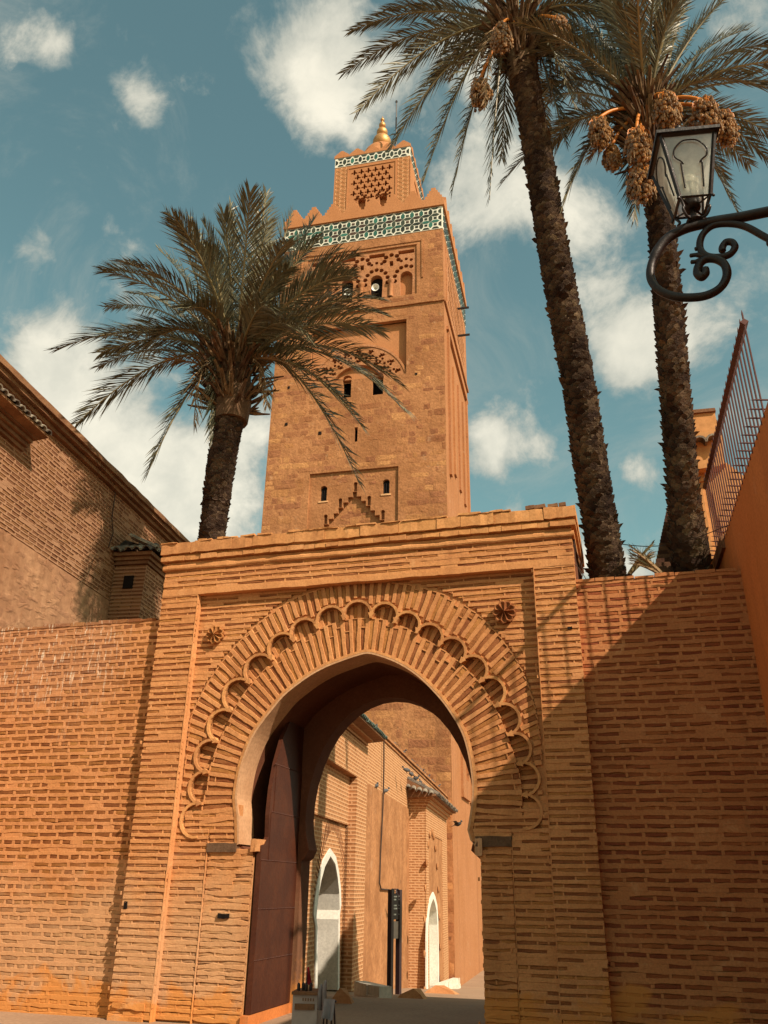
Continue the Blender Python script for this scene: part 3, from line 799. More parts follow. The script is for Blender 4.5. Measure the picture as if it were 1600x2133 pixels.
# radial rings
def ring(r0f, r1f, y, a_from, a_to, pitch, hw, rec=.016):
    a = a_from; toggle = 0
    while a < a_to:
        rm = (r0f(a)+r1f(a))/2; da = pitch/rm
        r0, r1 = r0f(a), r1f(a)
        if r1-r0 > .05:
            dv = Vector((math.cos(a), math.sin(a))); c = Vector((ACX, ACZ))
            mortar_strip(gm, c+dv*r0, c+dv*r1, hw*rm/rm, y, y+rec+.03, step=.06, amp=.004)
            ab = a+da/2; r0b, r1b = r0f(ab), r1f(ab); dvb = Vector((math.cos(ab), math.sin(ab)))
            s0 = r0b+.005
            cuts = [s0]
            while cuts[-1] < r1b-.10:
                cuts.append(min(r1b-.005, cuts[-1]+random.uniform(.26, .6)))
            for u, v in zip(cuts[:-1], cuts[1:]):
                if v-u < .05: continue
                rc = (u+v)/2; pt = c+dvb*rc
                if not (rl+.02 < pt.x < rr-.02 and pt.y < rt-.02): continue
                gb.append((pt.x, pt.y, v-u-.018, max(.03, da*rc-2*hw+.012), y+rec+random.uniform(-.004, .006), .05, -ab+random.gauss(0, .01)))
                e = c+dvb*v
                mortar_strip(gm, e-Vector((-dvb.y, dvb.x))*.035, e+Vector((-dvb.y, dvb.x))*.035, .011, y+.004, y+rec+.03, step=.04, amp=.003, inset=.003)
        a += da
def r_chord(a): return interp(lobes, a)-.035
ib = []
for k in range(70):
    a = A0-.03+(A1-A0+.06)*k/69; r = r_chord(a)-.012; ib.append((ACX+math.cos(a)*r, ACZ+math.sin(a)*r))
ib2 = []
for k in range(70):
    a = A0-.03+(A1-A0+.06)*k/69; r = r_in(a)+.004; ib2.append((ACX+math.cos(a)*r, ACZ+math.sin(a)*r))
m = MB(); m.plate(ib+ib2[::-1], [], IR+.03, ID+.034); m.build('ring_core', 'mortar_gate', gate)
lb1 = []
for k in range(70):
    a = A0-.06+(A1-A0+.12)*k/69; r = interp(lobes, a)+.24; lb1.append(clampx((ACX+math.cos(a)*r, ACZ+math.sin(a)*r)))
m = MB(); m.plate(lb1+ib2[::-1], [], ID-.005, ID+.033); m.build('lobe_back', 'mortar_gate', gate)
ring(lambda a: r_chord(a)-.02, lambda a: lobe_r(a)-.015, ID-.035, A0-.02, A1+.02, 0.118, .037, rec=.012)
ring(lambda a: r_in(a)+.035, lambda a: r_chord(a)-.005*random.random(), IR, A0-.02, A1+.02, 0.118, .037, rec=.010)
ring(lambda a: rim_r(a)+.05, lambda a: min(r_out(a), (rr-ACX-.02)/max(.01, math.cos(a)) if math.cos(a) > 0.3 else 9, (ACX-rl-.02)/max(.01, -math.cos(a)) if math.cos(a) < -0.3 else 9), RD, A0, A1, 0.122, .039, rec=.010)
# thin plaster edge round the intrados
edge = MB()
pts = [(p[0], p[1]) for p in ARC[1:-1]]
for i in range(len(pts)-1):
    a = Vector(pts[i]); b_ = Vector(pts[i+1])
    oa = (a-Vector((ACX, ACZ))).normalized(); ob_ = (b_-Vector((ACX, ACZ))).normalized()
    j1, j2 = .040, .040
    edge.add([(a.x, IR-.014, a.y), (b_.x, IR-.014, b_.y), (b_.x+ob_.x*j2, IR-.008, b_.y+ob_.y*j2), (a.x+oa.x*j1, IR-.008, a.y+oa.y*j1),
              (a.x+oa.x*j1, ID+.04, a.y+oa.y*j1), (b_.x+ob_.x*j2, ID+.04, b_.y+ob_.y*j2)], [(0, 1, 2, 3), (3, 2, 5, 4)])
edge.build('arch_edge', 'plaster_rim', gate)
gm.build('mortar', 'mortar_gate', gate)
lay_bricks(gate, gb, 'brick_gate', GM)
# side walls of the gate
sw = MB(); sw.box(X0+.001, X0+.02, .05, BACK, 0, TOP); sw.box(X1-.02, X1-.001, .05, BACK, 0, TOP); sw.build('side_wall', 'mortar_gate', gate)
# cornice: stepped mouldings wrapped over front and both sides
def cornice_course(name, z0, z1, out, mat, amp, nx=46):
    m = MB()
    xs0, xs1 = X0-out, X1+out
    vs = []; fs = []
    wy = wob(nx+1, amp*2.0); wz0 = wob(nx+1, amp*1.6); wz1 = wob(nx+1, amp*1.6)
    for i in range(nx+1):
        x = xs0+(xs1-xs0)*i/nx
        vs += [(x, .15, z0+wz0[i]), (x, -out+wy[i]+.01, z0+wz0[i]), (x, -out+wy[i], z0+.02+wz0[i]), (x, -out+wy[i], z1-.02+wz1[i]), (x, -out+wy[i]+.015, z1+wz1[i]), (x, .15, z1+wz1[i]), (x, BACK+out, z1+wz1[i]), (x, BACK+out, z0)]
    for i in range(nx):
        o = 8*i
        for k in range(7): fs.append((o+k, o+8+k, o+9+k, o+1+k))
    fs += [tuple(range(8)), tuple(reversed(range(8*nx, 8*nx+8)))]
    m.add(vs, fs); return m.build(name, mat, gate)
cornice_course('cornice_moulding', TOP+.01, TOP+.085, .035, 'mortar_gate', .006)
cornice_course('cornice_neck', TOP+.085, TOP+.15, .0, 'mortar_gate', .006)
cornice_course('cornice_ledge', TOP+.15, TOP+.215, .045, 'mortar_gate', .006)
def cornice_row(name, z0, z1, out, mat, lo, hi, amp, rnd):
    x = X0-out
    while x < X1+out:
        L = random.uniform(lo, hi); e = min(x+L, X1+out)
        if X1+out-e < .1: e = X1+out
        m = MB(); d = random.uniform(-rnd, rnd)
        m.wobble_box(x+.003, e-.003, -out+d, .12, z0+random.uniform(-.3, .3)*rnd, z1+random.uniform(-.6, .6)*rnd, amp, max(2, int(L/.09)))
        m.build(name, mat, gate); x = e
    for sx_ in (X0-out, X1+out-.11):
        y = .121
        while y < BACK:
            e = min(y+random.uniform(lo, hi), BACK+out)
            m = MB(); m.box(sx_, sx_+.11, y+.003, e-.003, z0, z1); m.build(name, mat, gate); y = e
cornice_row('ledge_brick', TOP+.148, TOP+.218, .070, 'plaster_rim', .16, .30, .006, .012)
cornice_course('cornice_gap', TOP+.215, TOP+.262, .045, 'brick_gate', .006)
cornice_course('coping', TOP+.262, TOP+.42, .055, 'plaster_rim', .008)
cornice_row('coping_block', TOP+.262, TOP+.435, .085, 'plaster_rim', .28, .75, .009, .010)
# coping bricks lying loose on top
for px, w in ((1125,.16),(1152,.14),(1105,.13),(1172,.1)):
    q = g(px, 1052, .02)
    m = MB(); m.wobble_box(-w/2, w/2, -.05, .06, 0, .05, .006, 2)
    o = m.build('loose_brick', 'eave_dark', gate); o.location = (q[0], -.03, TOP+.445); o.rotation_euler = (0, random.uniform(-.05, .05), random.uniform(-.2, .2))
for k in range(26):
    x = X0+random.uniform(0, 1)*(X1-X0); w = random.uniform(.12, .34)
    m = MB(); m.wobble_box(-w/2, w/2, -.06, .12, 0, random.uniform(.012, .035), .006, 2)
    o = m.build('coping_stone', 'plaster_rim', gate); o.location = (x, -.04, TOP+.438); o.rotation_euler = (0, 0, random.uniform(-.1, .1))
# two palmette rosettes
def rosette(px, py, rad, tilt):
    c = g(px, py, RD); m = MB(); nseg = 72; rings = 9; vs = [(0, -.105, 0)]; fs = []
    for j in range(1, rings+1):
        t = j/rings
        for k in range(nseg):
            w = 2*math.pi*k/nseg
            lobe = abs(math.sin(w*4.5))
            rr_ = rad*t*(0.86+0.14*lobe)
            groove = (lobe**.8)*0.055*math.sin(math.pi*min(1, t*1.02))**.8
            y = -.105+.02*t + groove + (0.02 if t > .97 else 0)
            vs.append((rr_*math.sin(w), y, rr_*math.cos(w)))
    for k in range(nseg): fs.append((0, 1+k, 1+(k+1) % nseg))
    for j in range(rings-1):
        for k in range(nseg):
            a = 1+j*nseg+k; b2 = 1+j*nseg+(k+1) % nseg; fs.append((a, a+nseg, b2+nseg, b2))
    base = len(vs)
    for k in range(nseg):
        q = vs[1+(rings-1)*nseg+k]; vs.append((q[0]*.9, .03, q[2]*.9))
    for k in range(nseg):
        a = 1+(rings-1)*nseg+k; b2 = 1+(rings-1)*nseg+(k+1) % nseg; fs.append((a, base+k, base+(k+1) % nseg, b2))
    m.add(vs, fs); o = m.build('rosette', 'brick_gate', gate)
    o.location = (c[0], RD, c[1]); o.rotation_euler = (0, tilt, 0)
rosette(451, 1324, .145, .15); rosette(1052, 1277, .165, .1)
# putlog hole and holes in the brickwork
for (px, py, w, h, dep) in ((465,1908,.16,.055,RD),(1187,1308,.06,.03,0),(262,1885,.05,.09,0)):
    q = g(px, py, dep); m = MB(); m.wobble_box(q[0]-w/2, q[0]+w/2, dep-.006, dep+.06, q[1]-h/2, q[1]+h/2, .006, 3); m.build('putlog_hole', 'black', gate)
# broken footing stones at the left foot
for (px, py, w, h) in ((266,2096,.46,.07),(258,2124,.5,.09)):
    q = g(px, py, -.03); m = MB(); m.wobble_box(q[0]-w/2, q[0]+w/2, -.022, .1, q[1]-h/2, q[1]+h/2, .014, 5); m.build('footing_stone', 'mortar_gate', gate)
# door leaf folded back along the left of the passage
dx = JL+.03
prof = [(0.10, 0.12), (1.50, 0.12), (1.50, 4.25), (1.36, 4.22), (1.1, 4.10), (.86, 3.9), (.62, 3.6), (.42, 3.2), (.33, 2.85), (.30, 2.5), (.33, 2.22), (.22, 2.12), (.10, 2.1)]
dl = MB(); dl.prism(prof, 0.0, 0.06)
RzM = Matrix.Rotation(R(90), 4, 'Z')
# local x of the leaf runs along +y of the gate, its face looks to +x
Mleaf = Matrix.Translation((dx+.06, 0.09, 0)) @ Matrix(((0, -1, 0, 0), (1, 0, 0, 0), (0, 0, 1, 0), (0, 0, 0, 1)))
dl.xf(Mleaf); door = dl.build('door_leaf', 'door_red', gate)
st = MB()
for zr in (.72, 1.32, 1.92, 2.55, 3.2):
    x = .14 if zr < 2.1 else .40
    while x < 1.48:
        for dz in (0.0,):
            st.ball((x, -.004, zr+dz), (.013, .012, .013), 6, 4)
        x += .052
st.xf(Mleaf); st.build('studs', 'door_red', door)
for (za_, zb_) in ((.13, .71), (.73, 1.31), (1.33, 1.91)):
    pm = MB(); pm.wobble_box(.115, 1.485, -.007, .004, za_, zb_, .002, 8); pm.xf(Mleaf); pm.build('iron_sheet', 'door_red', door)
for (za_, zb_, xa_) in ((1.93, 2.54, .36), (2.56, 3.19, .44)):
    pm = MB(); pm.wobble_box(xa_, 1.485, -.007, .004, za_, zb_, .002, 8); pm.xf(Mleaf); pm.build('iron_sheet', 'door_red', door)
bs = MB(); bs.box(.0, 1.5, -.03, .08, 0, .118); bs.xf(Mleaf); bs.build('threshold_block', 'orange_render', gate)

# ------------------------------------------------------------------ courtyard walls either side
def side_wall(name, label, xa, xb, Y, top, mats, thick, pitch, lens, skip, coping, bh=.043):
    o = thing(name, label, 'wall', ((xa+xb)/2, Y, 0)); M = frame(o); c = (xa+xb)/2
    b = MB(); b.box(xa-c, xb-c, .03, thick, -.3, top); b.build('wall_core', mats[0], o)
    mm = MB(); bb = []
    courses(mm, bb, lambda z: [(xa-c, xb-c)], 0.0, top, pitch, 0.0, bh=bh, rec=.004, ins=.006, lens=lens, skip=skip, amp=.005, gap=.03, depth=.04)
    mm.build('mortar', mats[0], o); lay_bricks(o, bb, mats[1], M, a=.05)
    for k in range(int((xb-xa)/.26)):
        x = xa-c+.02+k*.26
        q = MB(); q.wobble_box(x, x+.25, -.012, thick+.01, top+.022, top+.022+random.uniform(.025, .06), .006, 2); q.build('coping_brick', coping, o)
    return o
WLY, WRY = 11.17, 11.17
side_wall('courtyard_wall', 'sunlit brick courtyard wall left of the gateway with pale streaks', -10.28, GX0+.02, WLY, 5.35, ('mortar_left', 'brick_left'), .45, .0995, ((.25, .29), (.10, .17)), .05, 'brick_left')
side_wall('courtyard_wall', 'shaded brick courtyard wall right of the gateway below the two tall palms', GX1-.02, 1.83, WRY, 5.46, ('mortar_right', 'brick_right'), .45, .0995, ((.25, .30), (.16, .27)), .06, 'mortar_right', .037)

# ------------------------------------------------------------------ helpers for tiled canopies
TILE_ME = {}
def barrel_tile(mat):
    if mat in TILE_ME: return TILE_ME[mat]
    m = MB(); n = 6; vs = []; fs = []
    for j, y in enumerate((-.5, .5)):
        for k in range(n+1):
            w = math.pi*k/n; rr_ = .5*(1.0 if j == 0 else .88)
            vs.append((-rr_*math.cos(w), y, rr_*math.sin(w)))
        for k in range(n+1):
            w = math.pi*k/n; rr_ = .36*(1.0 if j == 0 else .88)
            vs.append((-rr_*math.cos(w), y, rr_*math.sin(w)))
    N = 2*(n+1)
    for k in range(n):
        fs += [(k, k+1, N+k+1, N+k), (n+1+k+1, n+1+k, N+n+1+k, N+n+2+k), (k+1, k, n+1+k, n+2+k)]
    fs += [(0, N, N+n+1, n+1), (n, n+n+1, N+2*n+1, N+n)]
    m.add(vs, fs); TILE_ME[mat] = m.mesh('roof_tile', mat); return TILE_ME[mat]
def canopy(parent, xa, xb, ywall, yfront, zlo, zhi, mat, pitch=.17, bed='eave_dark', side=True, rows=2, name='roof_tile'):
    """brick bed sloping out from the wall with barrel tiles down the slope; front looks to -y"""
    bd = MB()
    bd.add([(xa, ywall, zhi), (xb, ywall, zhi), (xb, yfront, zlo), (xa, yfront, zlo), (xa, ywall, zlo-.12), (xb, ywall, zlo-.12), (xb, yfront, zlo-.05), (xa, yfront, zlo-.05)],
           [(0, 3, 2, 1), (4, 5, 6, 7), (3, 7, 6, 2), (0, 4, 7, 3), (1, 2, 6, 5)])
    bd.build('tile_bed', bed, parent)
    me = barrel_tile(mat); L = math.hypot(yfront-ywall, zhi-zlo); sl = math.atan2(zhi-zlo, ywall-yfront)
    n = max(2, int((xb-xa)/pitch)); p_ = (xb-xa)/n
    for i in range(n):
        for r_ in range(rows):
            t = (r_+.5)/rows; ln = L/rows*1.12
            y = yfront-.03+(ywall-yfront)*t; z = zlo+(zhi-zlo)*t+.012*(rows-r_)*0+.004*r_
            inst(name, me, parent, (xa+(i+.5)*p_, y, z), (p_*.95, ln, p_*.85), (sl+random.gauss(0, .03), 0, random.gauss(0, .03)))
def corbels(parent, xa, xb, ywall, yfront, z0, mat, steps=3, h=.07):
    m = MB()
    for k in range(steps):
        t = (k+1)/steps
        m.wobble_box(xa, xb, ywall+(yfront-ywall)*t, ywall+.05, z0+k*h, z0+(k+1)*h-.008, .006, max(2, int((xb-xa)/.3)))
    m.build('corbel_courses', mat, parent)

# ------------------------------------------------------------------ mosque wall on the left, behind the courtyard wall
RZW = R(95.7)
FA = Face((-9.0, 0, 0), RZW)
wa = thing('mosque_wall', 'long high mosque wall at upper left, brick above rubble, palm shadow on it', 'wall', FA.loc, RZW)
MA = frame(wa)
za = FA.p(185, 945)[1] - .10
XA0, XA1 = 6.0, 26.0
zsplit = FA.p(60, 1140)[1]
b = MB(); b.box(XA0, XA1, .045, .7, -1.5, za+.02); b.build('wall_core', 'mosque_mortar', wa)
lp = MB(); lp.box(XA0, XA1, -.004, .044, -1.5, zsplit); lp.build('rubble_face', 'rubble_plaster', wa)
# rough stones showing through the render
rst = []
for k in range(420):
    x = random.uniform(9.8, 16.5); z = random.uniform(5.2, zsplit-.05)
    rst.append((x, z, random.uniform(.10, .34), random.uniform(.06, .18), -.004-random.uniform(.004, .012), .03, random.gauss(0, .15)))
lay_bricks(wa, rst, 'rubble_plaster', MA, name='rubble_stone', rest='small_rubble', nobj=250, a=.16, bev=.3)
mm = MB(); bb = []
courses(mm, bb, lambda z: [(9.2, 20.0)], zsplit+.04, za-.22, .082, 0.0, bh=.040, rec=.009, lens=((.23, .28), (.2, .27)), skip=.07, amp=.004, gap=.025)
mm.build('mortar', 'mosque_mortar', wa)
lay_bricks(wa, bb, 'mosque_brick', MA)
ev = MB()
ev.wobble_box(XA0, XA1, -.10, .6, za-.20, za-.12, .008, 60); ev.wobble_box(XA0, XA1, -.20, .6, za-.115, za-.03, .010, 60); ev.build('eave_courses', 'eave_dark', wa)
ev = MB(); ev.wobble_box(XA0, XA1, -.27, .7, za-.027, za+.09, .010, 60); ev.build('coping', 'eave_dark', wa)
# broken canopy corner at the left edge of the view
xq, zq = FA.p(52, 905); 
corbels(wa, xq-2.6, xq, 0.0, -.26, zq-.36, 'eave_dark', 4, .075)
canopy(wa, xq-2.7, xq+.06, 0.0, -.46, zq-.03, zq+.20, 'roof_tile', .17)
# cable drooping over the wall
cb = MB(); pts = []
for (px, py) in ((243,1000),(240,1030),(233,1080),(236,1110),(226,1140)): 
    x, z = FA.p(px, py, -.04); pts.append((x, -.04, z))
cb.tube(pts, .012, 5); cb.build('hanging_cable', 'cable', wa)
# small tiled portal end standing out from the wall
xs = FA.p(222, 1290)[0]
def solve_out(F, x, z, px_t):
    lo, hi = 0.0, 3.0
    for _ in range(40):
        mid = (lo+hi)/2; q = proj(F.M @ Vector((x, -mid, z)))
        if q[0] < px_t: lo = mid
        else: hi = mid
    return lo
zt = FA.p(260, 1165)[1]
dA = solve_out(FA, xs, zt-.8, 299)
po = thing('tiled_portal', 'brick portal end with dark tiled cap beside the gateway, against left mosque wall', 'portal', FA.M @ Vector((xs+1.0, -dA/2, 0)), RZW)
xl_, dpo = -1.0, dA/2
bq = MB(); bq.box(-.97, 2.5, -dpo+.03, dpo-.01, -1.0, zt-.30); bq.build('portal_core', 'mosque_mortar', po)
mm = MB(); bb = []
courses(mm, bb, lambda z: [(-.98, 2.4)], zt-1.9, zt-.32, .085, -dpo, bh=.042, rec=.010, skip=.06, gap=.025)
lay_bricks(po, bb, 'mosque_brick', frame(po), nobj=60)
# the end face looks back along the street
for j in range(19):
    z = zt-1.9+j*.085
    mm.box(-1.0, -.968, -dpo+.0, dpo, z-.022, z+.022)
    y = -dpo
    while y < dpo-.05:
        L = random.uniform(.2, .28)
        q = MB(); q.box(-.99+random.uniform(-.004, .002), -.965, y+.012, min(y+L, dpo)-.012, z+.022, z+.063); q.build('brick', 'mosque_brick', po)
        y += L
mm.build('mortar', 'mosque_mortar', po)
hq = MB(); hq.box(-1.03, -.9, -.12, .10, zt-.85, zt-.56); hq.build('wall_hole', 'black', po)
cq = MB()
for k, o_ in enumerate((.05, .10, .17)):
    cq.wobble_box(-1.0-o_, 2.5, -dpo-o_, dpo-.01, zt-.30+k*.085, zt-.222+k*.085, .006, 8)
cq.build('cornice', 'eave_dark', po)
cr = MB(); cr.add([(-1.22, -dpo-.24, zt-.03), (2.5, -dpo-.24, zt-.03), (2.5, dpo-.01, zt+.42), (-.75, dpo-.01, zt+.42), (-1.22, dpo-.01, zt-.03), (-.6, 0, zt+.34)],
                  [(0, 1, 2, 3), (0, 3, 4), (0, 4, 3)]); cr.build('roof_bed', 'roof_tile', po)
me = barrel_tile('roof_tile')
for k in range(15):
    x = -1.1+k*.22; inst('roof_tile', me, po, (x, -dpo*.45-.1, zt+.17), (.21, 1.0*dA*.62+.25, .19), (math.atan2(.45, dA+.2), random.gauss(0, .1), random.gauss(0, .05)))
for k in range(6):
    y = -dpo-.1+k*.22
    inst('roof_tile', me, po, (-1.08, y, zt+.06+max(0, .0)), (.2, .45, .16), (R(30), random.gauss(0, .15), R(-90)+random.gauss(0, .08)))

# ------------------------------------------------------------------ mosque wall seen through the arch
SCL = 0.5
FB = Face((-9.0*SCL, 0, 0), RZW)
wb = thing('mosque_wall', 'brick mosque wall with horseshoe doorways seen through the gateway arch', 'wall', FB.loc, RZW)
xe, ztop = FB.p(930, 1668)
ztop = (FB.p(775, 1502)[1]+ztop)/2
x_start = 13.3
gz = lambda x: ground_z((FB.M @ Vector((x, 0, 0))).y)
pz = FB.p(800, 1655)[1]
b = MB(); b.box(x_start, xe+.3, 0, .5, -3.2, ztop); b.build('brick_face', 'far_brick', wb)
x2 = FB.p(850, 1850)[0]; x1 = FB.p(758, 1800)[0]
lp = MB(); lp.box(x1-.3, x2+.2, -.03, -.002, -3.2, pz); lp.build('plaster_face', 'wall_b_plaster', wb)
cp = MB(); cp.wobble_box(x_start, xe+.3, -.09, .55, ztop+.002, ztop+.08, .006, 60); cp.wobble_box(x_start, xe+.3, -.04, .5, ztop-.10, ztop-.03, .004, 60); cp.build('coping', 'wall_b_plaster', wb)
# near portal: block with stepped recesses and a white horseshoe door
d1 = .30
xp1 = FB.p(761, 1800, -d1)[0]; zc1 = FB.p(772, 1562, -d1)[1]
xr0 = FB.p(742, 1700, -d1)[0]; zr0 = FB.p(742, 1617, -d1)[1]
xi0 = FB.p(720, 1760, -.05)[0]; zi0 = FB.p(720, 1719, -.05)[1]
dpx = [(655,2062),(655,1930),(651,1905),(653,1880),(657,1850),(663,1820),(672,1790),(686,1767),(698,1785),(704,1815),(708,1850),(709,1885),(706,1905),(706,1930),(705,2062)]
door_poly = [FB.p(x, y, -.05) for x, y in dpx]
cxd = (door_poly[0][0]+door_poly[-1][0])/2
zg1 = gz(cxd)
door_poly[0] = (door_poly[0][0], zg1-.05); door_poly[-1] = (door_poly[-1][0], zg1-.05)
xl1 = x_start
pb = MB()
pb.plate([(xl1, -3.0), (xr0-(0), -3.0)][0:0] + [(xl1, -3.0), (x_start+.2, -3.0), (x_start+.2, zr0), (xr0, zr0), (xr0, -3.0), (xp1, -3.0), (xp1, zc1), (xl1, zc1)], [], -d1, -.052)
pb.build('portal_frame', 'far_brick', wb)
pb = MB(); xw = x_start+.2
pb.plate([(xw, -3.0), (x_start+.4, -3.0), (x_start+.4, zi0), (xi0, zi0), (xi0, -3.0), (xr0, -3.0), (xr0, zr0), (xw, zr0)], [], -.12, -.052)
pb.build('portal_panel', 'far_brick', wb)
pb = MB(); pb.plate([(x_start+.4, -3.0)] + [(x, z) for x, z in door_poly] + [(xi0+.05, -3.0), (xi0+.05, zi0+.05), (x_start+.4, zi0+.05)], [], -.05, -.003)
pb.build('portal_infill', 'far_brick', wb)
def scaled(poly, c, k, zf):
    return [((x-c)*k+c, (z-zf)*(1-(1-k)*.35)+zf) for x, z in poly]
inn = scaled(door_poly, cxd, .84, zg1)
wf = MB(); wf.plate(door_poly[::-1] if False else door_poly, [], 0, 0) if False else None
wf = MB(); wf.plate(door_poly + inn[::-1], [], -.075, -.002); wf.build('door_surround', 'whitewash', wb)
# deep white reveal (a box cut into the wall) and the dark leaf standing open in it
def niche(parent, poly, y0, y1, mat, back_mat):
    m = MB(); n = len(poly); pts = [(x, y0, z) for x, z in poly]+[(x, y1, z) for x, z in poly]
    m.add(pts, [(i, i+1, i+1+n, i+n) for i in range(n-1)]); m.build('door_reveal', mat, parent)
    k = MB(); k.plate(poly, [], y1-.02, y1); return k.build('door_leaf', back_mat, parent)
def cut_box(parent_name_obj, cutters):
    pass
# the wall's brick face needs real openings: rebuild it as a plate with door holes
bpy.data.objects.remove([o for o in wb.children if o.name.startswith('brick_face')][0])
d2poly_px = [(888,2062),(888,1960),(889,1915),(892,1885),(897,1868),(902,1858),(906,1868),(910,1885),(912,1915),(913,1960),(914,2058)]
dP2 = solve_out(FB, x2, FB.p(850, 1850)[1], 889)
D2 = [FB.p(x, y, -dP2) for x, y in d2poly_px]
xp2a, xp2b = x2, FB.p(931, 1800, -dP2)[0]
cx2 = (D2[0][0]+D2[-1][0])/2; zg2 = gz(cx2)
D2[0] = (D2[0][0], zg2-.05); D2[-1] = (D2[-1][0], zg2-.05)
inn2 = scaled(D2, cx2, .80, zg2)
bf = MB(); bf.plate([(x_start, -3.2)] + inn + [(xe+.3, -3.2), (xe+.3, ztop), (x_start, ztop)], [], 0, .5, back=True)
bf.build('brick_face', 'far_brick', wb)
lf = niche(wb, scaled(inn, cxd, .975, zg1), -.06, .8, 'whitewash', 'wood_dark')
# leaf of the door folded against the near side, with iron straps
xnear = min(p[0] for p in inn)
ml = MB(); ml.box(xnear+.03, xnear+.09, .06, .74, zg1, zg1+2.1); lf1 = ml.build('open_leaf', 'wood_dark', wb)
sp = MB()
for k in range(6):
    z = zg1+.25+k*.34; sp.box(xnear+.088, xnear+.105, .08, .72, z, z+.05)
sp.build('iron_straps', 'iron', lf1)
xfar = max(p[0] for p in inn)
tr = MB(); tr.box(xfar-.11, xfar-.03, .0, .74, zg1+1.25, zg1+1.29); tr.box(xfar-.09, xfar-.03, .0, .74, zg1+1.12, zg1+1.15); tr.build('transom', 'whitewash', wb)
# radial bricks over the near door
vs_ = []
capex = max(door_poly, key=lambda p: p[1]); ccz = capex[1]-(max(p[0] for p in door_poly)-cxd)*1.1
for k in range(38):
    a = R(5+170*k/37); r0 = (max(p[0] for p in door_poly)-cxd)
    e = 1.0+.28*math.sin(a)
    vs_.append((cxd+math.cos(a)*(r0*1.12+.17), ccz+math.sin(a)*(r0*1.12*e+.17), .30, .035, -.062, .03, -a))
lay_bricks(wb, vs_, 'mosque_brick', frame(wb), name='voussoir', rest='small_voussoirs', nobj=60)
# canopy above the near portal
corbels(wb, xl1, xp1+.1, 0.0, -d1-.12, zc1-.02, 'far_brick', 3, .08)
canopy(wb, xl1, xp1+.35, 0.0, -d1-.38, zc1+.26, zc1+.48, 'roof_tile_green', .17)
# far portal: deep block with tiled roof
zc2 = FB.p(930, 1708, -dP2)[1]
blk = MB(); blk.plate([(xp2a, -3.2)] + inn2 + [(xp2b, -3.2), (xp2b, zc2), (xp2a, zc2)], [], -dP2+.04, -.003, back=False); blk.build('portal_block', 'far_brick', wb)
xf1 = FB.p(893, 1760, -dP2)[0]; xf2 = FB.p(922, 1800, -dP2)[0]; zf1 = FB.p(925, 1752, -dP2)[1]
fr = MB(); fr.plate([(xp2a-.01, -3.2), (xf1, -3.2), (xf1, zf1), (xf2, zf1), (xf2, -3.2), (xp2b+.01, -3.2), (xp2b+.01, zc2), (xp2a-.01, zc2)], [], -dP2, -dP2+.038); fr.build('portal_front', 'far_brick', wb)
fi = MB(); fi.plate([(xf1+.002, -3.2)] + inn2 + [(xf2-.002, -3.2), (xf2-.002, zf1-.002), (xf1+.002, zf1-.002)], [], -dP2+.025, -dP2+.036); fi.build('portal_fill', 'wall_b_plaster', wb)
ws = MB(); ws.plate(D2 + inn2[::-1], [], -dP2-.02, -dP2+.03); ws.build('door_surround', 'whitewash', wb)
niche(wb, scaled(inn2, cx2, .97, zg2), -dP2-.01, -dP2+.55, 'whitewash', 'whitewash')
xfar2 = max(p[0] for p in inn2)
tr = MB(); tr.box(xfar2-.5, xfar2, -dP2+.50, -dP2+.53, zg2+1.25, zg2+1.30); tr.box(xfar2-.5, xfar2, -dP2+.50, -dP2+.53, zg2+1.10, zg2+1.14); tr.build('transom', 'whitewash', wb)
# carved lobes around the far door
for k in range(16):
    a = R(-25+215*k/15)
    hw2 = max(p[0] for p in D2)-cx2; zc_ = max(p[1] for p in D2)-hw2*1.2
    x = cx2+math.cos(a)*(hw2+.55); z = zc_+math.sin(a)*(hw2*1.9+.75)
    m = MB(); m.ball((x, -dP2-.01, z), (.16, .05, .12), 8, 5); m.build('carved_lobe', 'wall_b_plaster', wb)
cq = MB()
for k, o_ in enumerate((.06, .14, .24)):
    cq.box(xp2a-o_, xp2b+o_, -dP2-o_, .0, zc2+.002+k*.1, zc2+.09+k*.1)
cq.build('portal_cornice', 'far_brick', wb)
canopy(wb, xp2a-.35, xp2b+.35, 0.0, -dP2-.38, zc2+.33, zc2+.85, 'roof_tile', .24, rows=2)
me = barrel_tile('roof_tile')
for k in range(5):
    inst('roof_tile', me, wb, (xp2a-.32, -dP2-.2+k*.2, zc2+.40+k*.05), (.2, .5, .18), (R(25), random.gauss(0, .2), R(-90)+random.gauss(0, .1)))
# drain cable down the wall to the sign
cb = MB(); pts = []
for (px, py) in ((799,1540),(799,1600),(797,1680),(792,1780),(790,1840),(793,1852),(812,1854)):
    x, z = FB.p(px, py, -.06); pts.append((x, -.07, z))
cb.tube(pts, .022, 5); cb.build('wall_cable', 'cable', wb)

# ------------------------------------------------------------------ minaret
c0 = FB.M @ Vector((xe, 0, 0))
RZM = R(2.7)
f0 = Face((c0.x, c0.y, 0), RZM)
xr_ = f0.p(932, 1070)[0]; xl_m = f0.p(545, 1095)[0]
MW = xr_-xl_m
zgm = ground_z(c0.y)
ctr = f0.M @ Vector(((xr_+xl_m)/2, 0, 0))
FM = Face((ctr.x, ctr.y, zgm), RZM)
mi = thing('minaret', 'square stone minaret with green and white tile bands and gilded finial', 'minaret', FM.M @ Vector((0, MW/2, 0)), RZM)
HW = MW/2
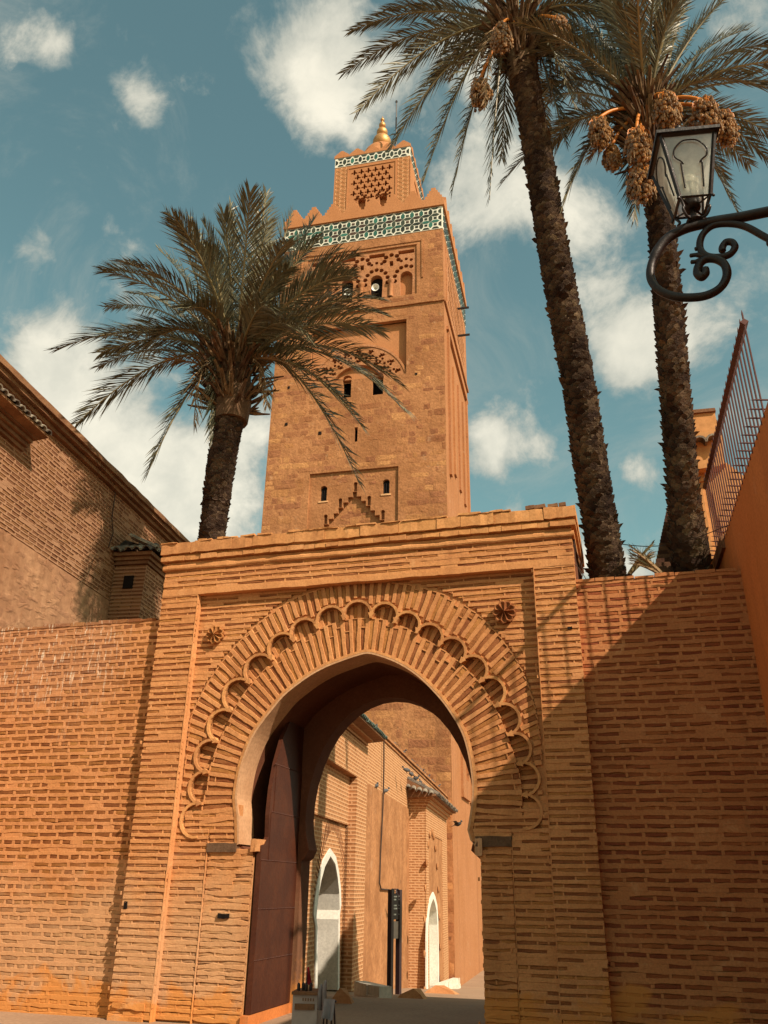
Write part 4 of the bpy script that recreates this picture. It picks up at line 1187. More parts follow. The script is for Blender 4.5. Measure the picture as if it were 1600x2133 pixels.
# parts are authored with y=0 at the front face, then moved to the root at the tower centre
OFF = Matrix.Translation((0, -HW, 0))
def mpart(mb, name, mat, parent=None, smooth=False, kind=None):
    return mb.xf(OFF).build(name, mat, parent or mi, smooth, kind)
P = FM.p
zb0 = (P(918, 476)[1]); zb1 = P(918, 430)[1]; zm = P(912, 393)[1]; zl = P(922, 626)[1]
def rect(x0, x1, z0, z1): return [(x0, z0), (x1, z0), (x1, z1), (x0, z1)]
def circ(x, z, r, n=10, rz_=1.0): return [(x+r*math.cos(2*math.pi*k/n), z+r*rz_*math.sin(2*math.pi*k/n)) for k in range(n)]
def keyhole(x, z0, z1, w, n=8):
    r = w/2*1.12; zc = z1-r
    pts = [(x-w/2, z0), (x+w/2, z0), (x+w/2, zc-r*.45)]
    for k in range(n+1):
        a = R(-25+230*k/n); pts.append((x+r*math.cos(a), zc+r*math.sin(a)))
    pts.append((x-w/2, zc-r*.45)); return pts
holes = []
# lower framed panel
pa = P(645, 990); pc = P(830, 968)
pz1 = (pa[1]+pc[1])/2; px0, px1 = pa[0], pc[0]
low_panel = rect(px0, px1, pz1-7.0, pz1); holes.append(low_panel)
# windows and slit
sl0 = P(741, 920); sl1 = P(741, 890); slit = rect(sl0[0]-.10, sl0[0]+.10, sl0[1], sl1[1]); holes.append(slit)
wA = P(722, 828); wA2 = P(722, 782); holes.append(keyhole(wA[0], wA[1], wA2[1], .55))
wB = P(786, 822); wB2 = P(786, 775); holes.append(keyhole(wB[0], wB[1], wB2[1], .72))
# interlace panel
hp = P(847, 664); hpb = P(847, 778)
hx = hp[0]; holes.append(rect(-hx, hx, hpb[1], hp[1]))
# arcade panel
ap = P(868, 508); apb = P(862, 612); axh = ap[0]
holes.append(rect(-axh, axh, apb[1], ap[1]))
sk = MB(); sk.plate(rect(-HW, HW, -1.0, zb0), holes, 0, .30, outer_sides=False); mpart(sk, 'stone_face', 'stone_skin')
sd = MB(); sd.add([(HW, 0, -1), (HW, MW, -1), (HW, MW, zb0), (HW, 0, zb0), (-HW, 0, -1), (-HW, MW, -1), (-HW, MW, zb0), (-HW, 0, zb0)], [(0, 1, 2, 3), (5, 4, 7, 6), (1, 5, 6, 2)]); mpart(sd, 'side_faces', 'minaret_side')
# dark interior behind windows
dk = MB()
for (x0_, x1_, z0_, z1_) in ((wA[0]-.5, wA[0]+.5, wA[1]-.3, wA2[1]+.3), (wB[0]-.6, wB[0]+.6, wB[1]-.3, wB2[1]+.3), (sl0[0]-.3, sl0[0]+.3, sl0[1]-.2, sl1[1]+.2)):
    dk.box(x0_, x1_, .9, 1.0, z0_, z1_)
mpart(dk, 'window_depth', 'black')
# lower panel back with windows and the stepped blind arch
LPD = .14
hol2 = []
for (q, tq) in (((672,1042),(672,1010)), ((803,1027),(803,996))):
    a = P(*q); t = P(*tq); hol2.append(keyhole(a[0], a[1], t[1], .40))
apx = P(738, 1022)
stp = []; step_w, step_h = .285, .33
lx = [(apx[0], apx[1])]
left = []; right = []
for k in range(9):
    left += [(apx[0]-step_w*(k+.45), apx[1]-step_h*k), (apx[0]-step_w*(k+.45), apx[1]-step_h*(k+1))]
    right += [(apx[0]+step_w*(k+.45), apx[1]-step_h*k), (apx[0]+step_w*(k+.45), apx[1]-step_h*(k+1))]
stair = left[::-1] + right
hol2.append(stair)
for k, sgn in ((0, 1), (3, 1), (6, 1), (3, -1), (6, -1)):
    nx_ = apx[0]+sgn*step_w*(k+.1); nz_ = apx[1]-step_h*k+.02
    hol2.append(keyhole(nx_, nz_, nz_+.62, .22))
pp = MB(); pp.plate(rect(px0, px1, pz1-7.0, pz1), hol2, LPD, LPD+.24, outer_sides=False); mpart(pp, 'framed_panel', 'stone_skin')
pb_ = MB(); pb_.add([(px0, LPD+.241, pz1-7), (px1, LPD+.241, pz1-7), (px1, LPD+.241, pz1), (px0, LPD+.241, pz1)], [(0, 1, 2, 3)]); mpart(pb_, 'panel_back', 'stone_skin')
for q in (((672,1042),(672,1010)), ((803,1027),(803,996))):
    a = P(*q[0]); t = P(*q[1])
    w_ = MB(); w_.box(a[0]-.3, a[0]+.3, LPD+.2, LPD+.235, a[1]-.1, t[1]+.1); wd = mpart(w_, 'window', 'black')
    gr = MB()
    for k in (-.11, 0, .11): gr.box(a[0]+k-.012, a[0]+k+.012, LPD+.10, LPD+.12, a[1], a[1]+.75)
    mpart(gr, 'window_bars', 'iron', wd)
    sill = MB(); sill.wobble_box(a[0]-.3, a[0]+.3, LPD-.05, LPD+.1, a[1]-.09, a[1], .01, 2); mpart(sill, 'window_sill', 'strap_paint', wd)
# interlace panel: rosette ring of pierced stars
pb_ = MB(); pb_.add([(-hx, .38, hpb[1]), (hx, .38, hpb[1]), (hx, .38, hp[1]), (-hx, .38, hp[1])], [(0, 1, 2, 3)])
mpart(pb_, 'interlace_back', 'minaret_plaster')
rc_z = hpb[1]-.6; r_o = min(hx*.99, hp[1]-.45-rc_z); r_i = r_o*.55
ringpts = [(r_o*1.0*math.cos(R(10+160*k/40)), rc_z+r_o*math.sin(R(10+160*k/40))) for k in range(41)] + [(r_i*math.cos(R(170-160*k/30)), rc_z+r_i*math.sin(R(170-160*k/30))) for k in range(31)]
ringpts = [(x, max(z, hpb[1])) for x, z in ringpts]
hol = []
for k in range(9):
    a = R(22+136*k/8)
    for (rr_, sz) in ((.90, .16), (.66, .16)):
        cxx, czz = r_o*rr_*math.cos(a), rc_z+r_o*rr_*math.sin(a)
        if czz < hpb[1]+.4: continue
        hol.append([(cxx-.24, czz-.05), (cxx, czz-.16), (cxx+.24, czz-.05), (cxx+.12, czz+.02), (cxx+.16, czz+.14), (cxx, czz+.06), (cxx-.16, czz+.14), (cxx-.12, czz+.02)])
    for j in range(5):
        b2 = R(72*j); rr_ = .78
        cxx, czz = r_o*rr_*math.cos(a)+.22*math.cos(b2), rc_z+r_o*rr_*math.sin(a)+.22*math.sin(b2)
        if czz > hpb[1]+.2: hol.append(circ(cxx, czz, .10, 7))
rp = MB(); rp.plate(ringpts, hol, .14, .37); mpart(rp, 'pierced_ring', 'carved')
for (ra, y0_) in ((r_o, .10), (r_i, .10)):
    bd = MB()
    seg = [(ra*math.cos(R(8+164*k/50)), rc_z+ra*math.sin(R(8+164*k/50))) for k in range(51)]
    for i in range(50):
        a = seg[i]; b2 = seg[i+1]
        if a[1] < hpb[1] or b2[1] < hpb[1]: continue
        k1 = (ra+.14)/ra
        bd.add([(a[0], y0_, a[1]), (b2[0], y0_, b2[1]), (b2[0]*k1, y0_, rc_z+(b2[1]-rc_z)*k1), (a[0]*k1, y0_, rc_z+(a[1]-rc_z)*k1), (a[0], .37, a[1]), (b2[0], .37, b2[1]), (b2[0]*k1, .37, rc_z+(b2[1]-rc_z)*k1), (a[0]*k1, .37, rc_z+(a[1]-rc_z)*k1)], [(0, 1, 2, 3), (0, 4, 5, 1), (3, 2, 6, 7)])
    mpart(bd, 'ring_moulding', 'carved')
# arcade of four lobed blind arches
AZ0, AZ1 = apb[1], ap[1]; AH = AZ1-AZ0
arch_x = [P(x_, y_)[0] for x_, y_ in ((722,590), (783,590))]
sp_ = arch_x[1]-arch_x[0]; mid_ = (arch_x[0]+arch_x[1])/2
centers = [mid_+sp_*(k-1.5) for k in range(4)]
hol = []; opens = []
for cx_ in centers:
    w_ = sp_*.40; zt_ = AZ0+AH*.46
    op = [(cx_-w_/2, AZ0+.05), (cx_+w_/2, AZ0+.05)] + [(cx_+w_/2*1.1*math.cos(R(-5+190*k/10)), zt_-w_*.45+w_/2*1.25*math.sin(R(-5+190*k/10))) for k in range(11)]
    hol.append(op); opens.append((cx_, w_, zt_))
    for k in range(9):
        a = R(-14+208*k/8); rr_ = sp_*.385
        hol.append(circ(cx_+rr_*math.cos(a), zt_-w_*.42+rr_*1.18*math.sin(a), sp_*.080, 9))
for cx_ in [mid_+sp_*(k-1) for k in range(3)]+[mid_-sp_*1.95, mid_+sp_*1.95]:
    zz = AZ0+AH*.77
    if abs(cx_) > axh-.35:
        continue
    hol.append(rect(cx_-.13, cx_+.13, zz-.55, zz-.12))
    for k in range(5):
        a = R(-10+200*k/4); hol.append(circ(cx_+sp_*.24*math.cos(a), zz+sp_*.20*math.sin(a), sp_*.085, 9))
for cx_ in centers:
    for k in range(3):
        hol.append(circ(cx_+sp_*.17*(k-1), AZ0+AH*.715+(.12 if k == 1 else 0), sp_*.062, 8))
    hol.append(rect(cx_-sp_*.27, cx_+sp_*.27, AZ1-.62, AZ1-.30))
hol = [h for h in hol if min(q[0] for q in h) > -axh+.05 and max(q[0] for q in h) < axh-.05]
ac = MB(); ac.plate(rect(-axh, axh, AZ0, AZ1), hol, .10, .46, outer_sides=False); mpart(ac, 'lobed_arcade', 'carved')
pb_ = MB(); pb_.add([(-axh, .47, AZ0), (axh, .47, AZ0), (axh, .47, AZ1), (-axh, .47, AZ1)], [(0, 1, 2, 3)]); mpart(pb_, 'arcade_back', 'minaret_plaster')
for i, (cx_, w_, zt_) in enumerate(opens):
    if i in (1, 2):
        m = MB(); m.box(cx_-w_*.56, cx_+w_*.56, .455, .468, AZ0, zt_+w_*.3); mpart(m, 'arcade_window', 'black')
for k in range(5):
    x_ = mid_+sp_*(k-2)
    if abs(x_) > axh-.1: continue
    m = MB(); m.lathe([(.17, 0), (.17, .1), (.13, .16), (.13, AH*.26), (.15, AH*.27), (.24, AH*.31), (.24, AH*.335)], (x_, .07, AZ0+.06), 10); mpart(m, 'arcade_column', 'carved', smooth=True)
# horn loudspeakers in two openings
for i, px_ in ((1, (724, 607)), (2, (782, 597))):
    q = P(*px_)
    t = thing('horn_loudspeaker', 'white horn loudspeaker in the %s opening of the minaret arcade' % ('left' if i == 1 else 'right'), 'loudspeaker', FM.M @ Vector((q[0], .05, q[1])), RZM)
    m = MB(); m.lathe([(.02, 0), (.06, .06), (.10, .2), (.20, .36), (.31, .44), (.33, .45), (.31, .43), (.19, .33), (.06, .12), (.02, .08)], (0, 0, 0), 18)
    m.xf(Matrix.Translation((0, .25, -.05)) @ Matrix.Rotation(R(100), 4, 'X')); m.v = [(x*.8, y*.8+.05, z*.8) for x, y, z in m.v]; m.build('horn', 'horn_white', t, True)
    m = MB(); m.lathe([(.0, .0), (.09, .0), (.09, .2), (.0, .2)], (0, 0, 0), 10); m.xf(Matrix.Translation((0, .42, -.06)) @ Matrix.Rotation(R(100), 4, 'X')); m.build('driver', 'iron', t)
# mouldings: ledge, frame lines, cornice under the merlons
ld = MB(); ld.wobble_box(-HW-.05, HW+.05, -.12, .1, zl-.02, zl+.22, .015, 26); ld.box(HW, HW+.12, 0, MW, zl-.02, zl+.22); mpart(ld, 'ledge', 'stone_skin')
fr = MB()
for (x0_, x1_, z0_, z1_) in ((-axh-.45, axh+.45, AZ1+.22, AZ1+.34), (-axh-.45, -axh-.33, AZ0, AZ1+.215), (axh+.33, axh+.45, AZ0+AH*.3, AZ1+.215)):
    fr.wobble_box(x0_, x1_, -.06, .02, z0_, z1_, .012, 8)
mpart(fr, 'arcade_frame', 'stone_skin')
# ---- tile bands
def zellij(parent, fx, width, z0, z1, rows, ncol, y, mode, name_plate):
    """fx maps (x, y, z) of a flat band to local coordinates; mode 'obj' builds tiles one by one"""
    pm = MB(); pm.box(0, width, y, y+.12, z0, z1)
    pm.v = [fx(v) for v in pm.v]; plate = mpart(pm, name_plate, 'zellij_white', parent)
    p = width/(2*ncol+1.0); hh = (z1-z0)/(2*rows+1.0)
    acc = {'tile_dark': MB(), 'tile_teal': MB(), 'tile_brown': MB()}
    def tile(poly, mat):
        m = MB(); m.plate(poly, [], y-.02, y+.01); m.v = [fx(v) for v in m.v]
        if mode == 'obj': mpart(m, 'tile', mat, plate)
        else: acc[mat].add(m.v, m.f)
    for j in range(2*rows+1):
        zc = z0+hh*(j+.5)
        for i in range(2*ncol+1):
            xc = p*(i+.5); s = .40; e = .46
            odd_r = j % 2 == 1; odd_c = i % 2 == 1
            rnd_ = random.random()
            if odd_r and odd_c:
                tile(rect(xc-p*s*.8, xc+p*s*.8, zc-hh*s*.8, zc+hh*s*.8), 'tile_dark' if rnd_ < .7 else 'tile_brown')
            elif odd_r:      # upright hexagon
                if i in (0, 2*ncol): 
                    sg = 1 if i == 0 else -1; q = xc-sg*p*.3
                    tile([(q, zc-hh*.8), (q+sg*p*.6, zc-hh*.35), (q+sg*p*.6, zc+hh*.35), (q, zc+hh*.8)], 'tile_dark'); continue
                tile([(xc, zc-hh*.95), (xc+p*s, zc-hh*.4), (xc+p*s, zc+hh*.4), (xc, zc+hh*.95), (xc-p*s, zc+hh*.4), (xc-p*s, zc-hh*.4)], 'tile_teal' if rnd_ < .35 else 'tile_dark')
            elif odd_c:      # lying hexagon, half ones along the border
                if j in (0, 2*rows):
                    sg = 1 if j == 0 else -1; q = zc-sg*hh*.3
                    tile([(xc-p*.8, q), (xc+p*.8, q), (xc+p*.4, q+sg*hh*.55), (xc-p*.4, q+sg*hh*.55)], 'tile_dark'); continue
                tile([(xc-p*.92, zc), (xc-p*.42, zc-hh*s), (xc+p*.42, zc-hh*s), (xc+p*.92, zc), (xc+p*.42, zc+hh*s), (xc-p*.42, zc+hh*s)], 'tile_teal' if rnd_ < .3 else ('tile_dark' if rnd_ < .8 else 'tile_brown'))
    for k, m in acc.items():
        if m.v: mpart(m, 'small_tiles', k, plate, kind='stuff')
zellij(mi, lambda v: (v[0]-HW, v[1], v[2]), MW, zb0, zb1, 3, 17, -.03, 'obj', 'tile_band')
def fx_side(v): return (HW+.03-v[1]-.03, v[0], v[2])
_side = MB()
def zside():
    # right-hand face: same band seen at a grazing angle
    zellij(mi, lambda v: (HW-(v[1]), v[0], v[2]), MW, zb0, zb1, 3, 17, -.03, 'stuff', 'tile_band')
zside()
# upper part of the shaft behind the band and deck
tp = MB(); tp.box(-HW, HW, .09, MW, zb0-.1, zb1+.3); mpart(tp, 'shaft_top', 'minaret_plaster')
cn = MB(); cn.box(-HW-.16, HW+.16, -.16, MW+.1, zb1+.02, zb1+.30); mpart(cn, 'upper_cornice', 'minaret_plaster')
MH = zm-zb1-.30
def merlon_poly(w, h, n=4):
    pts = [(-w/2, 0)]
    for k in range(n):
        x0_ = w/2*(1-k/n*.78); 
        pts += [(-x0_, h*(.30+.70*k/n)), ]
        pts += [(-w/2*(1-(k+1)/n*.78), h*(.30+.70*k/n))] if k < n-1 else []
    pts += [(-w/2*.22-.001, h*(.30+.70*(n-1)/n)), (-w*.11, h), ]
    right_ = [(-x, z) for x, z in pts[::-1]]
    return pts + right_
def merlons(F, width, n, w_, h, th, z, name='merlon'):
    for k in range(n):
        xc = -width/2+w_/2+(width-w_)*k/(n-1)
        m = MB(); m.plate(merlon_poly(w_*1.0, h), [], 0, th, back=True)
        m.v = [F((v[0]+xc, v[1], v[2]+z)) for v in m.v]; mpart(m, name, 'minaret_plaster')
mw_ = (MW+.3)/8.0
merlons(lambda v: (v[0], v[1]-.14, v[2]), MW+.28, 8, mw_, MH, .5, zb1+.301)
merlons(lambda v: (HW+.14-v[1], v[0]+HW, v[2]), MW+.28-1.0, 8, mw_*.9, MH, .5, zb1+.301)
merlons(lambda v: (v[0], MW-v[1]+.1, v[2]), MW+.28, 8, mw_, MH, .5, zb1+.301)
pw = MB(); pw.box(-HW-.12, HW+.12, -.10, .3, zb1+.301, zb1+.30+MH*.32); pw.box(HW-.28, HW+.12, .301, MW, zb1+.301, zb1+.30+MH*.32); mpart(pw, 'parapet', 'minaret_plaster')
# ---- lantern tower
ldp = MW*.29
Lp = lambda x, y: FM.p(x, y, ldp)
lx0 = Lp(698, 348)[0]; lx1 = Lp(854, 322)[0]; LW = lx1-lx0; lcx = (lx0+lx1)/2
lz0 = zb1+.3; lzb0 = (Lp(698, 350)[1]+Lp(856, 325)[1])/2; lzb1 = lzb0+ (Lp(856, 307)[1]-Lp(856, 326)[1]); lzm = lzb1+ (Lp(852, 292)[1]-Lp(852, 306)[1])
LHW = LW/2
hol = []
# pierced net: fleur shaped holes in staggered rows
nx0, nx1 = lcx-LHW*.56, lcx+LHW*.56
nz1 = lzb0-.45; nz0 = Lp(776, 412)[1]
nr = 6
for j in range(nr):
    zz = nz1-.25-(nz1-nz0)*(j+.25)/nr
    for i in range(5 if j % 2 else 6):
        xx = nx0+(nx1-nx0)*((i+.5+(0.5 if j % 2 else 0))/6.0)
        s = (nx1-nx0)/6*.45; h_ = (nz1-nz0)/nr*.60
        hol.append([(xx-s*.22, zz-h_*.7), (xx+s*.22, zz-h_*.7), (xx+s*.3, zz-h_*.25), (xx+s, zz-h_*.35), (xx+s*.95, zz+h_*.1), (xx+s*.42, zz+h_*.2), (xx+s*.3, zz+h_*.75), (xx, zz+h_*1.05), (xx-s*.3, zz+h_*.75), (xx-s*.42, zz+h_*.2), (xx-s*.95, zz+h_*.1), (xx-s, zz-h_*.35), (xx-s*.3, zz-h_*.25)])
wins = []
for (q, tq) in (((753,438),(753,412)), ((798,428),(798,402))):
    a = Lp(*q); t = Lp(*tq); w_ = .58
    hol.append(keyhole(a[0], a[1]-.6, t[1], w_))
    for k in range(7):
        an = R(-12+204*k/6); hol.append(circ(a[0]+w_*.92*math.cos(an), t[1]-w_*.5+w_*.95*math.sin(an), .115, 8, 1.15))
lb = MB(); lb.plate(rect(lcx-LHW, lcx+LHW, lz0, lzb0), hol, ldp, ldp+.35, outer_sides=False)
mpart(lb, 'lantern_face', 'minaret_plaster')
lb = MB(); lb.box(lcx-LHW, lcx+LHW, ldp+.36, ldp+LW, lz0, lzb0); lb.add([(lcx-LHW, ldp, lz0), (lcx-LHW, ldp+.36, lz0), (lcx-LHW, ldp+.36, lzb0), (lcx-LHW, ldp, lzb0), (lcx+LHW, ldp, lz0), (lcx+LHW, ldp+.36, lz0), (lcx+LHW, ldp+.36, lzb0), (lcx+LHW, ldp, lzb0)], [(0, 1, 2, 3), (4, 5, 6, 7)])
mpart(lb, 'lantern_core', 'minaret_plaster')
# frame around the net and painted strapwork on both sides of it
fm = MB()
for (x0_, x1_, z0_, z1_) in ((nx0-.28, nx1+.28, nz1+.10, nz1+.20), (nx0-.28, nx0-.18, lz0+1, nz1+.095), (nx1+.18, nx1+.28, lz0+1, nz1+.095)):
    fm.box(x0_, x1_, ldp-.05, ldp+.01, z0_, z1_)
mpart(fm, 'net_frame', 'minaret_plaster')
stp_ = MB()
for (xa_, xb_) in ((lcx-LHW+.12, nx0-.36), (nx1+.36, lcx+LHW-.12)):
    w_ = xb_-xa_; cell = w_/2; z_ = lz0+1.0; r_ = 0
    while z_ < lzb0-.35:
        for i in range(2):
            cx_, cz_ = xa_+cell*(i+.5), z_+cell*.5
            pts = circ(cx_, cz_, cell*.46, 8)
            for k in range(8):
                a = pts[k]; b2 = pts[(k+1) % 8]
                stp_.tube([(a[0], ldp, a[1]), (b2[0], ldp, b2[1])], .02, 4, False)
        stp_.tube([(xa_, ldp, z_), (xb_, ldp, z_+cell)], .018, 4, False); stp_.tube([(xb_, ldp, z_), (xa_, ldp, z_+cell)], .018, 4, False)
        z_ += cell
mpart(stp_, 'strapwork', 'strap_paint')
zellij(mi, lambda v: (v[0]+lcx-LHW, v[1]+ldp, v[2]), LW, lzb0, lzb1, 1, 9, -.03, 'obj', 'tile_band')
zellij(mi, lambda v: (lcx+LHW-v[1], v[0]+ldp, v[2]), LW, lzb0, lzb1, 1, 9, -.03, 'stuff', 'tile_band')
tp = MB(); tp.box(lcx-LHW+.01, lcx+LHW-.01, ldp+.091, ldp+LW, lzb0-.01, lzb1+.1); mpart(tp, 'lantern_top', 'minaret_plaster')
cn = MB(); cn.box(lcx-LHW-.07, lcx+LHW+.07, ldp-.07, ldp+LW+.05, lzb1+.012, lzb1+.15); mpart(cn, 'lantern_cornice', 'minaret_plaster')
mw2 = LW/5.2
merlons(lambda v: (v[0]+lcx, v[1]+ldp-.06, v[2]), LW+.1, 5, mw2, lzm-lzb1-.15, .3, lzb1+.151, 'lantern_merlon')
merlons(lambda v: (lcx+LHW+.06-v[1], v[0]+ldp+LHW, v[2]), LW-.6, 5, mw2, lzm-lzb1-.15, .3, lzb1+.151, 'lantern_merlon')
# side face of the lantern: sunk panel
m = MB(); m.plate(rect(0, LW, lz0, lzb0-.3), [rect(LW*.25, LW*.75, lz0+1, lzb0-1.0)], 0, .12); m.v = [(lcx+LHW+.06-v[1], v[0]+ldp, v[2]) for v in m.v]; mpart(m, 'lantern_side', 'minaret_plaster')
# dome and gilded finial on the axis
dcy = ldp+LHW
def axz(py): return FM.p(794, py, dcy)
dxx, dz_ = axz(312)
dm = MB(); dr = LW*.27
dm.lathe([(dr, -1.2), (dr, 0)]+[(dr*math.cos(R(a)), dr*1.0*math.sin(R(a))) for a in range(0, 91, 10)], (lcx, dcy, dz_-dr*.9), 28); mpart(dm, 'dome', 'minaret_plaster', smooth=True)
mpp = (axz(262)[1]-axz(272)[1])/10.0
for (py, rpx) in ((298, 19), (277, 11.5), (262, 7.2), (250.5, 4.2)):
    xx, zz = axz(py); r_ = rpx*mpp*.72
    m = MB(); m.ball((lcx, dcy, zz), (r_, r_, r_*1.02), 24, 14); mpart(m, 'finial_ball', 'gold', smooth=True)
xx, zz = axz(243); m = MB(); m.tube([(lcx, dcy, axz(300)[1]), (lcx, dcy, axz(252)[1]), (lcx, dcy, zz)], [.16, .08, .02], 10); mpart(m, 'finial_rod', 'gold', smooth=True)
q0 = FM.p(826, 275, ldp+.5); q1 = FM.p(826, 212, ldp+.5)
m = MB(); m.tube([(q0[0], ldp+.5, q0[1]-2), (q1[0], ldp+.5, q1[1])], .05, 6); m.ball((q1[0], ldp+.5, q1[1]), (.10, .10, .16), 8, 6); m.box(q1[0]-.05, q1[0]+.05, ldp+.45, ldp+.55, q0[1]+.4, q0[1]+1.6); mpart(m, 'flagpole', 'iron')
# right-hand side: net panel, sunk bays
m = MB(); hol = []
zs0, zs1 = zl+.4, zb0-.5
bays = []
for j in range(7):
    for i in range(14):
        cx_ = MW*.14+MW*.72*(i+.5+(.5 if j % 2 else 0))/14.5; cz_ = zs0+.4+(zs1-zs0-.8)*(j+.5)/7
        hol.append(circ(cx_, cz_, .20, 6, 1.5))
m.plate(rect(MW*.10, MW*.90, zs0, zs1), hol, .0, .25); 
m.v = [(HW+.06-v[1]*1.0+.0, v[0], v[2]) for v in m.v]
mpart(m, 'side_net', 'carved')
bkp = MB(); bkp.add([(HW+.004, MW*.10, zs0), (HW+.004, MW*.90, zs0), (HW+.004, MW*.90, zs1), (HW+.004, MW*.10, zs1)], [(0, 1, 2, 3)]); mpart(bkp, 'side_net_back', 'tile_brown')
for (ya, yb, z0_, z1_, o_) in ((.08, .92, zl-1.6, zl-1.35, .16), (.10, .14, zl-12, zl-1.61, .14), (.86, .90, zl-12, zl-1.61, .14), (.28, .33, zl-11, zl-3, .12), (.48, .53, zl-11, zl-3, .12), (.68, .73, zl-11, zl-3, .12)):
    m = MB(); m.box(HW, HW+o_, MW*ya, MW*yb, z0_, z1_); mpart(m, 'side_moulding', 'minaret_side')
for (yc_, z0_, z1_, w_) in ((.42, 9.5, 13.5, 1.6), (.72, 9.5, 13.5, 1.6)):
    m = MB(); m.plate(rect(MW*yc_-w_*.9, MW*yc_+w_*.9, z0_-1.0, z1_+1.2), [keyhole(MW*yc_, z0_, z1_, w_)], 0, .14); m.v = [(HW+.14-v[1], v[0], v[2]) for v in m.v]; mpart(m, 'blind_arch', 'minaret_side')
m = MB(); m.wobble_box(MW*.1, MW*.9, -.1, .02, 16.2, 16.5, .02, 12); m.v = [(HW-v[1], v[0], v[2]) for v in m.v]; mpart(m, 'side_moulding', 'minaret_side')
for (z_) in (zb0-2.0, zb0-4.4):
    m = MB(); m.box(HW-.1, HW+.9, MW*.55, MW*.55+.12, z_, z_+.12); mpart(m, 'side_bracket', 'iron')
# ---- ashlar blocks of the front
stones = []
skipz = [(px0-.1, px1+.1, pz1-7.2, pz1+.1), (-axh-.55, axh+.55, AZ0-.1, AZ1+.45), (-hx-.1, hx+.1, hpb[1]-.1, hp[1]+.1),
         (wA[0]-.6, wA[0]+.6, wA[1]-.2, wA2[1]+.3), (wB[0]-.7, wB[0]+.7, wB[1]-.2, wB2[1]+.3), (sl0[0]-.25, sl0[0]+.25, sl0[1]-.1, sl1[1]+.1), (-HW, HW, zl-.1, zl+.3)]
for k in range(26):     # putlog holes
    x_ = random.uniform(-HW+.5, HW-.5); z_ = random.uniform(zg_lo, zb0-1.0) if False else random.uniform(14.0, zb0-1.0)
    if any(s_[0]-.2 < x_ < s_[1]+.2 and s_[2]-.2 < z_ < s_[3]+.2 for s_ in skipz): continue
    m = MB(); r_ = random.uniform(.05, .10); m.wobble_box(x_-r_, x_+r_, -.034, .02, z_-r_, z_+r_*1.2, .015, 2); mpart(m, 'putlog_hole', 'black')
z_ = 0.0
while z_ < zb0-.3:
    h_ = random.choice((.34, .40, .46, .52))
    x_ = -HW+.02
    while x_ < HW-.15:
        L = random.choice((.45, .6, .8, 1.0, 1.2, .38))*random.uniform(.85, 1.15); e = min(x_+L, HW-.02)
        if HW-.02-e < .25: e = HW-.02
        ok = e-x_ > .2 and not any(x_ < s_[1] and e > s_[0] and z_ < s_[3] and z_+h_ > s_[2] for s_ in skipz)
        if ok and random.random() < .72:
            stones.append(((x_+e)/2, z_+h_/2, e-x_-.03, h_-.03, -random.uniform(.002, .013), .06, random.gauss(0, .006)))
        x_ = e
    z_ += h_
for k in range(60):     # smaller blocks inside the framed panel
    x_ = random.uniform(px0+.3, px1-.3); z_ = random.uniform(pz1-1.6, pz1-.2)
    if abs(x_-apx[0]) < (apx[1]+1.0-z_)*1.05+.5 or any(abs(x_-P(*q_)[0]) < .75 for q_ in ((672,1025),(803,1012))): continue
    stones.append((x_, z_, random.uniform(.3, .7), random.uniform(.16, .3), LPD-.012, .04, random.gauss(0, .02)))
for k in range(46):
    z_ = random.uniform(pz1-4.5, apx[1]-.8); hwid = (apx[1]-z_)*.72-.35
    if hwid < .3: continue
    stones.append((apx[0]+random.uniform(-hwid, hwid), z_, random.uniform(.3, .7), random.uniform(.16, .3), LPD+.228, .04, random.gauss(0, .02)))
stones = [(x, z, w, h, y-HW, d, r_) for (x, z, w, h, y, d, r_) in stones]
lay_bricks(mi, stones, 'stone_block', frame(mi), name='stone_block', rest='small_blocks', a=.10, bev=.16)

# ------------------------------------------------------------------ orange rendered house on the right
RZO = R(-90+1.7)      # local x runs towards the camera, face looks to -x (the street)
p_c = at(1562, 1300, WRY)
ow = thing('orange_house', 'smooth orange rendered house wall at the right edge, in shade', 'building', (p_c.x, WRY, 0), 0)
# direction of the wall in plan
dO = Vector((math.sin(R(-1.7)), math.cos(R(-1.7)), 0))     # away from the camera
nO = Vector((-dO.y, dO.x, 0))                               # towards the street
def OWp(t, out=0.0, z=0.0):
    """local point: t metres away along the wall, out metres into the street"""
    v = dO*t+nO*out; return (v.x, v.y, z)
OWZ = 6.28
ob_ = MB()
L0, L1 = -13.0, 3.6
ob_.add([OWp(L0), OWp(L1), OWp(L1, -5), OWp(L0, -5), OWp(L0, 0, OWZ), OWp(L1, 0, OWZ), OWp(L1, -5, OWZ), OWp(L0, -5, OWZ)], [(0, 1, 5, 4), (1, 2, 6, 5), (2, 3, 7, 6), (3, 0, 4, 7), (4, 5, 6, 7)])
ob_.build('wall', 'orange_render', ow)
cpx = MB()
for k in range(1):
    cpx.add([OWp(.8, .05, OWZ-.16), OWp(L1, .05, OWZ-.16), OWp(L1, .05, OWZ+.03), OWp(.8, .05, OWZ+.03), OWp(.8, -.2, OWZ-.16), OWp(L1, -.2, OWZ-.16), OWp(L1, -.2, OWZ+.03), OWp(.8, -.2, OWZ+.03)], [(0, 1, 2, 3), (3, 2, 6, 7), (0, 4, 5, 1), (0, 3, 7, 4), (1, 5, 6, 2)])
cpx.build('wall_edge', 'eave_dark', ow)
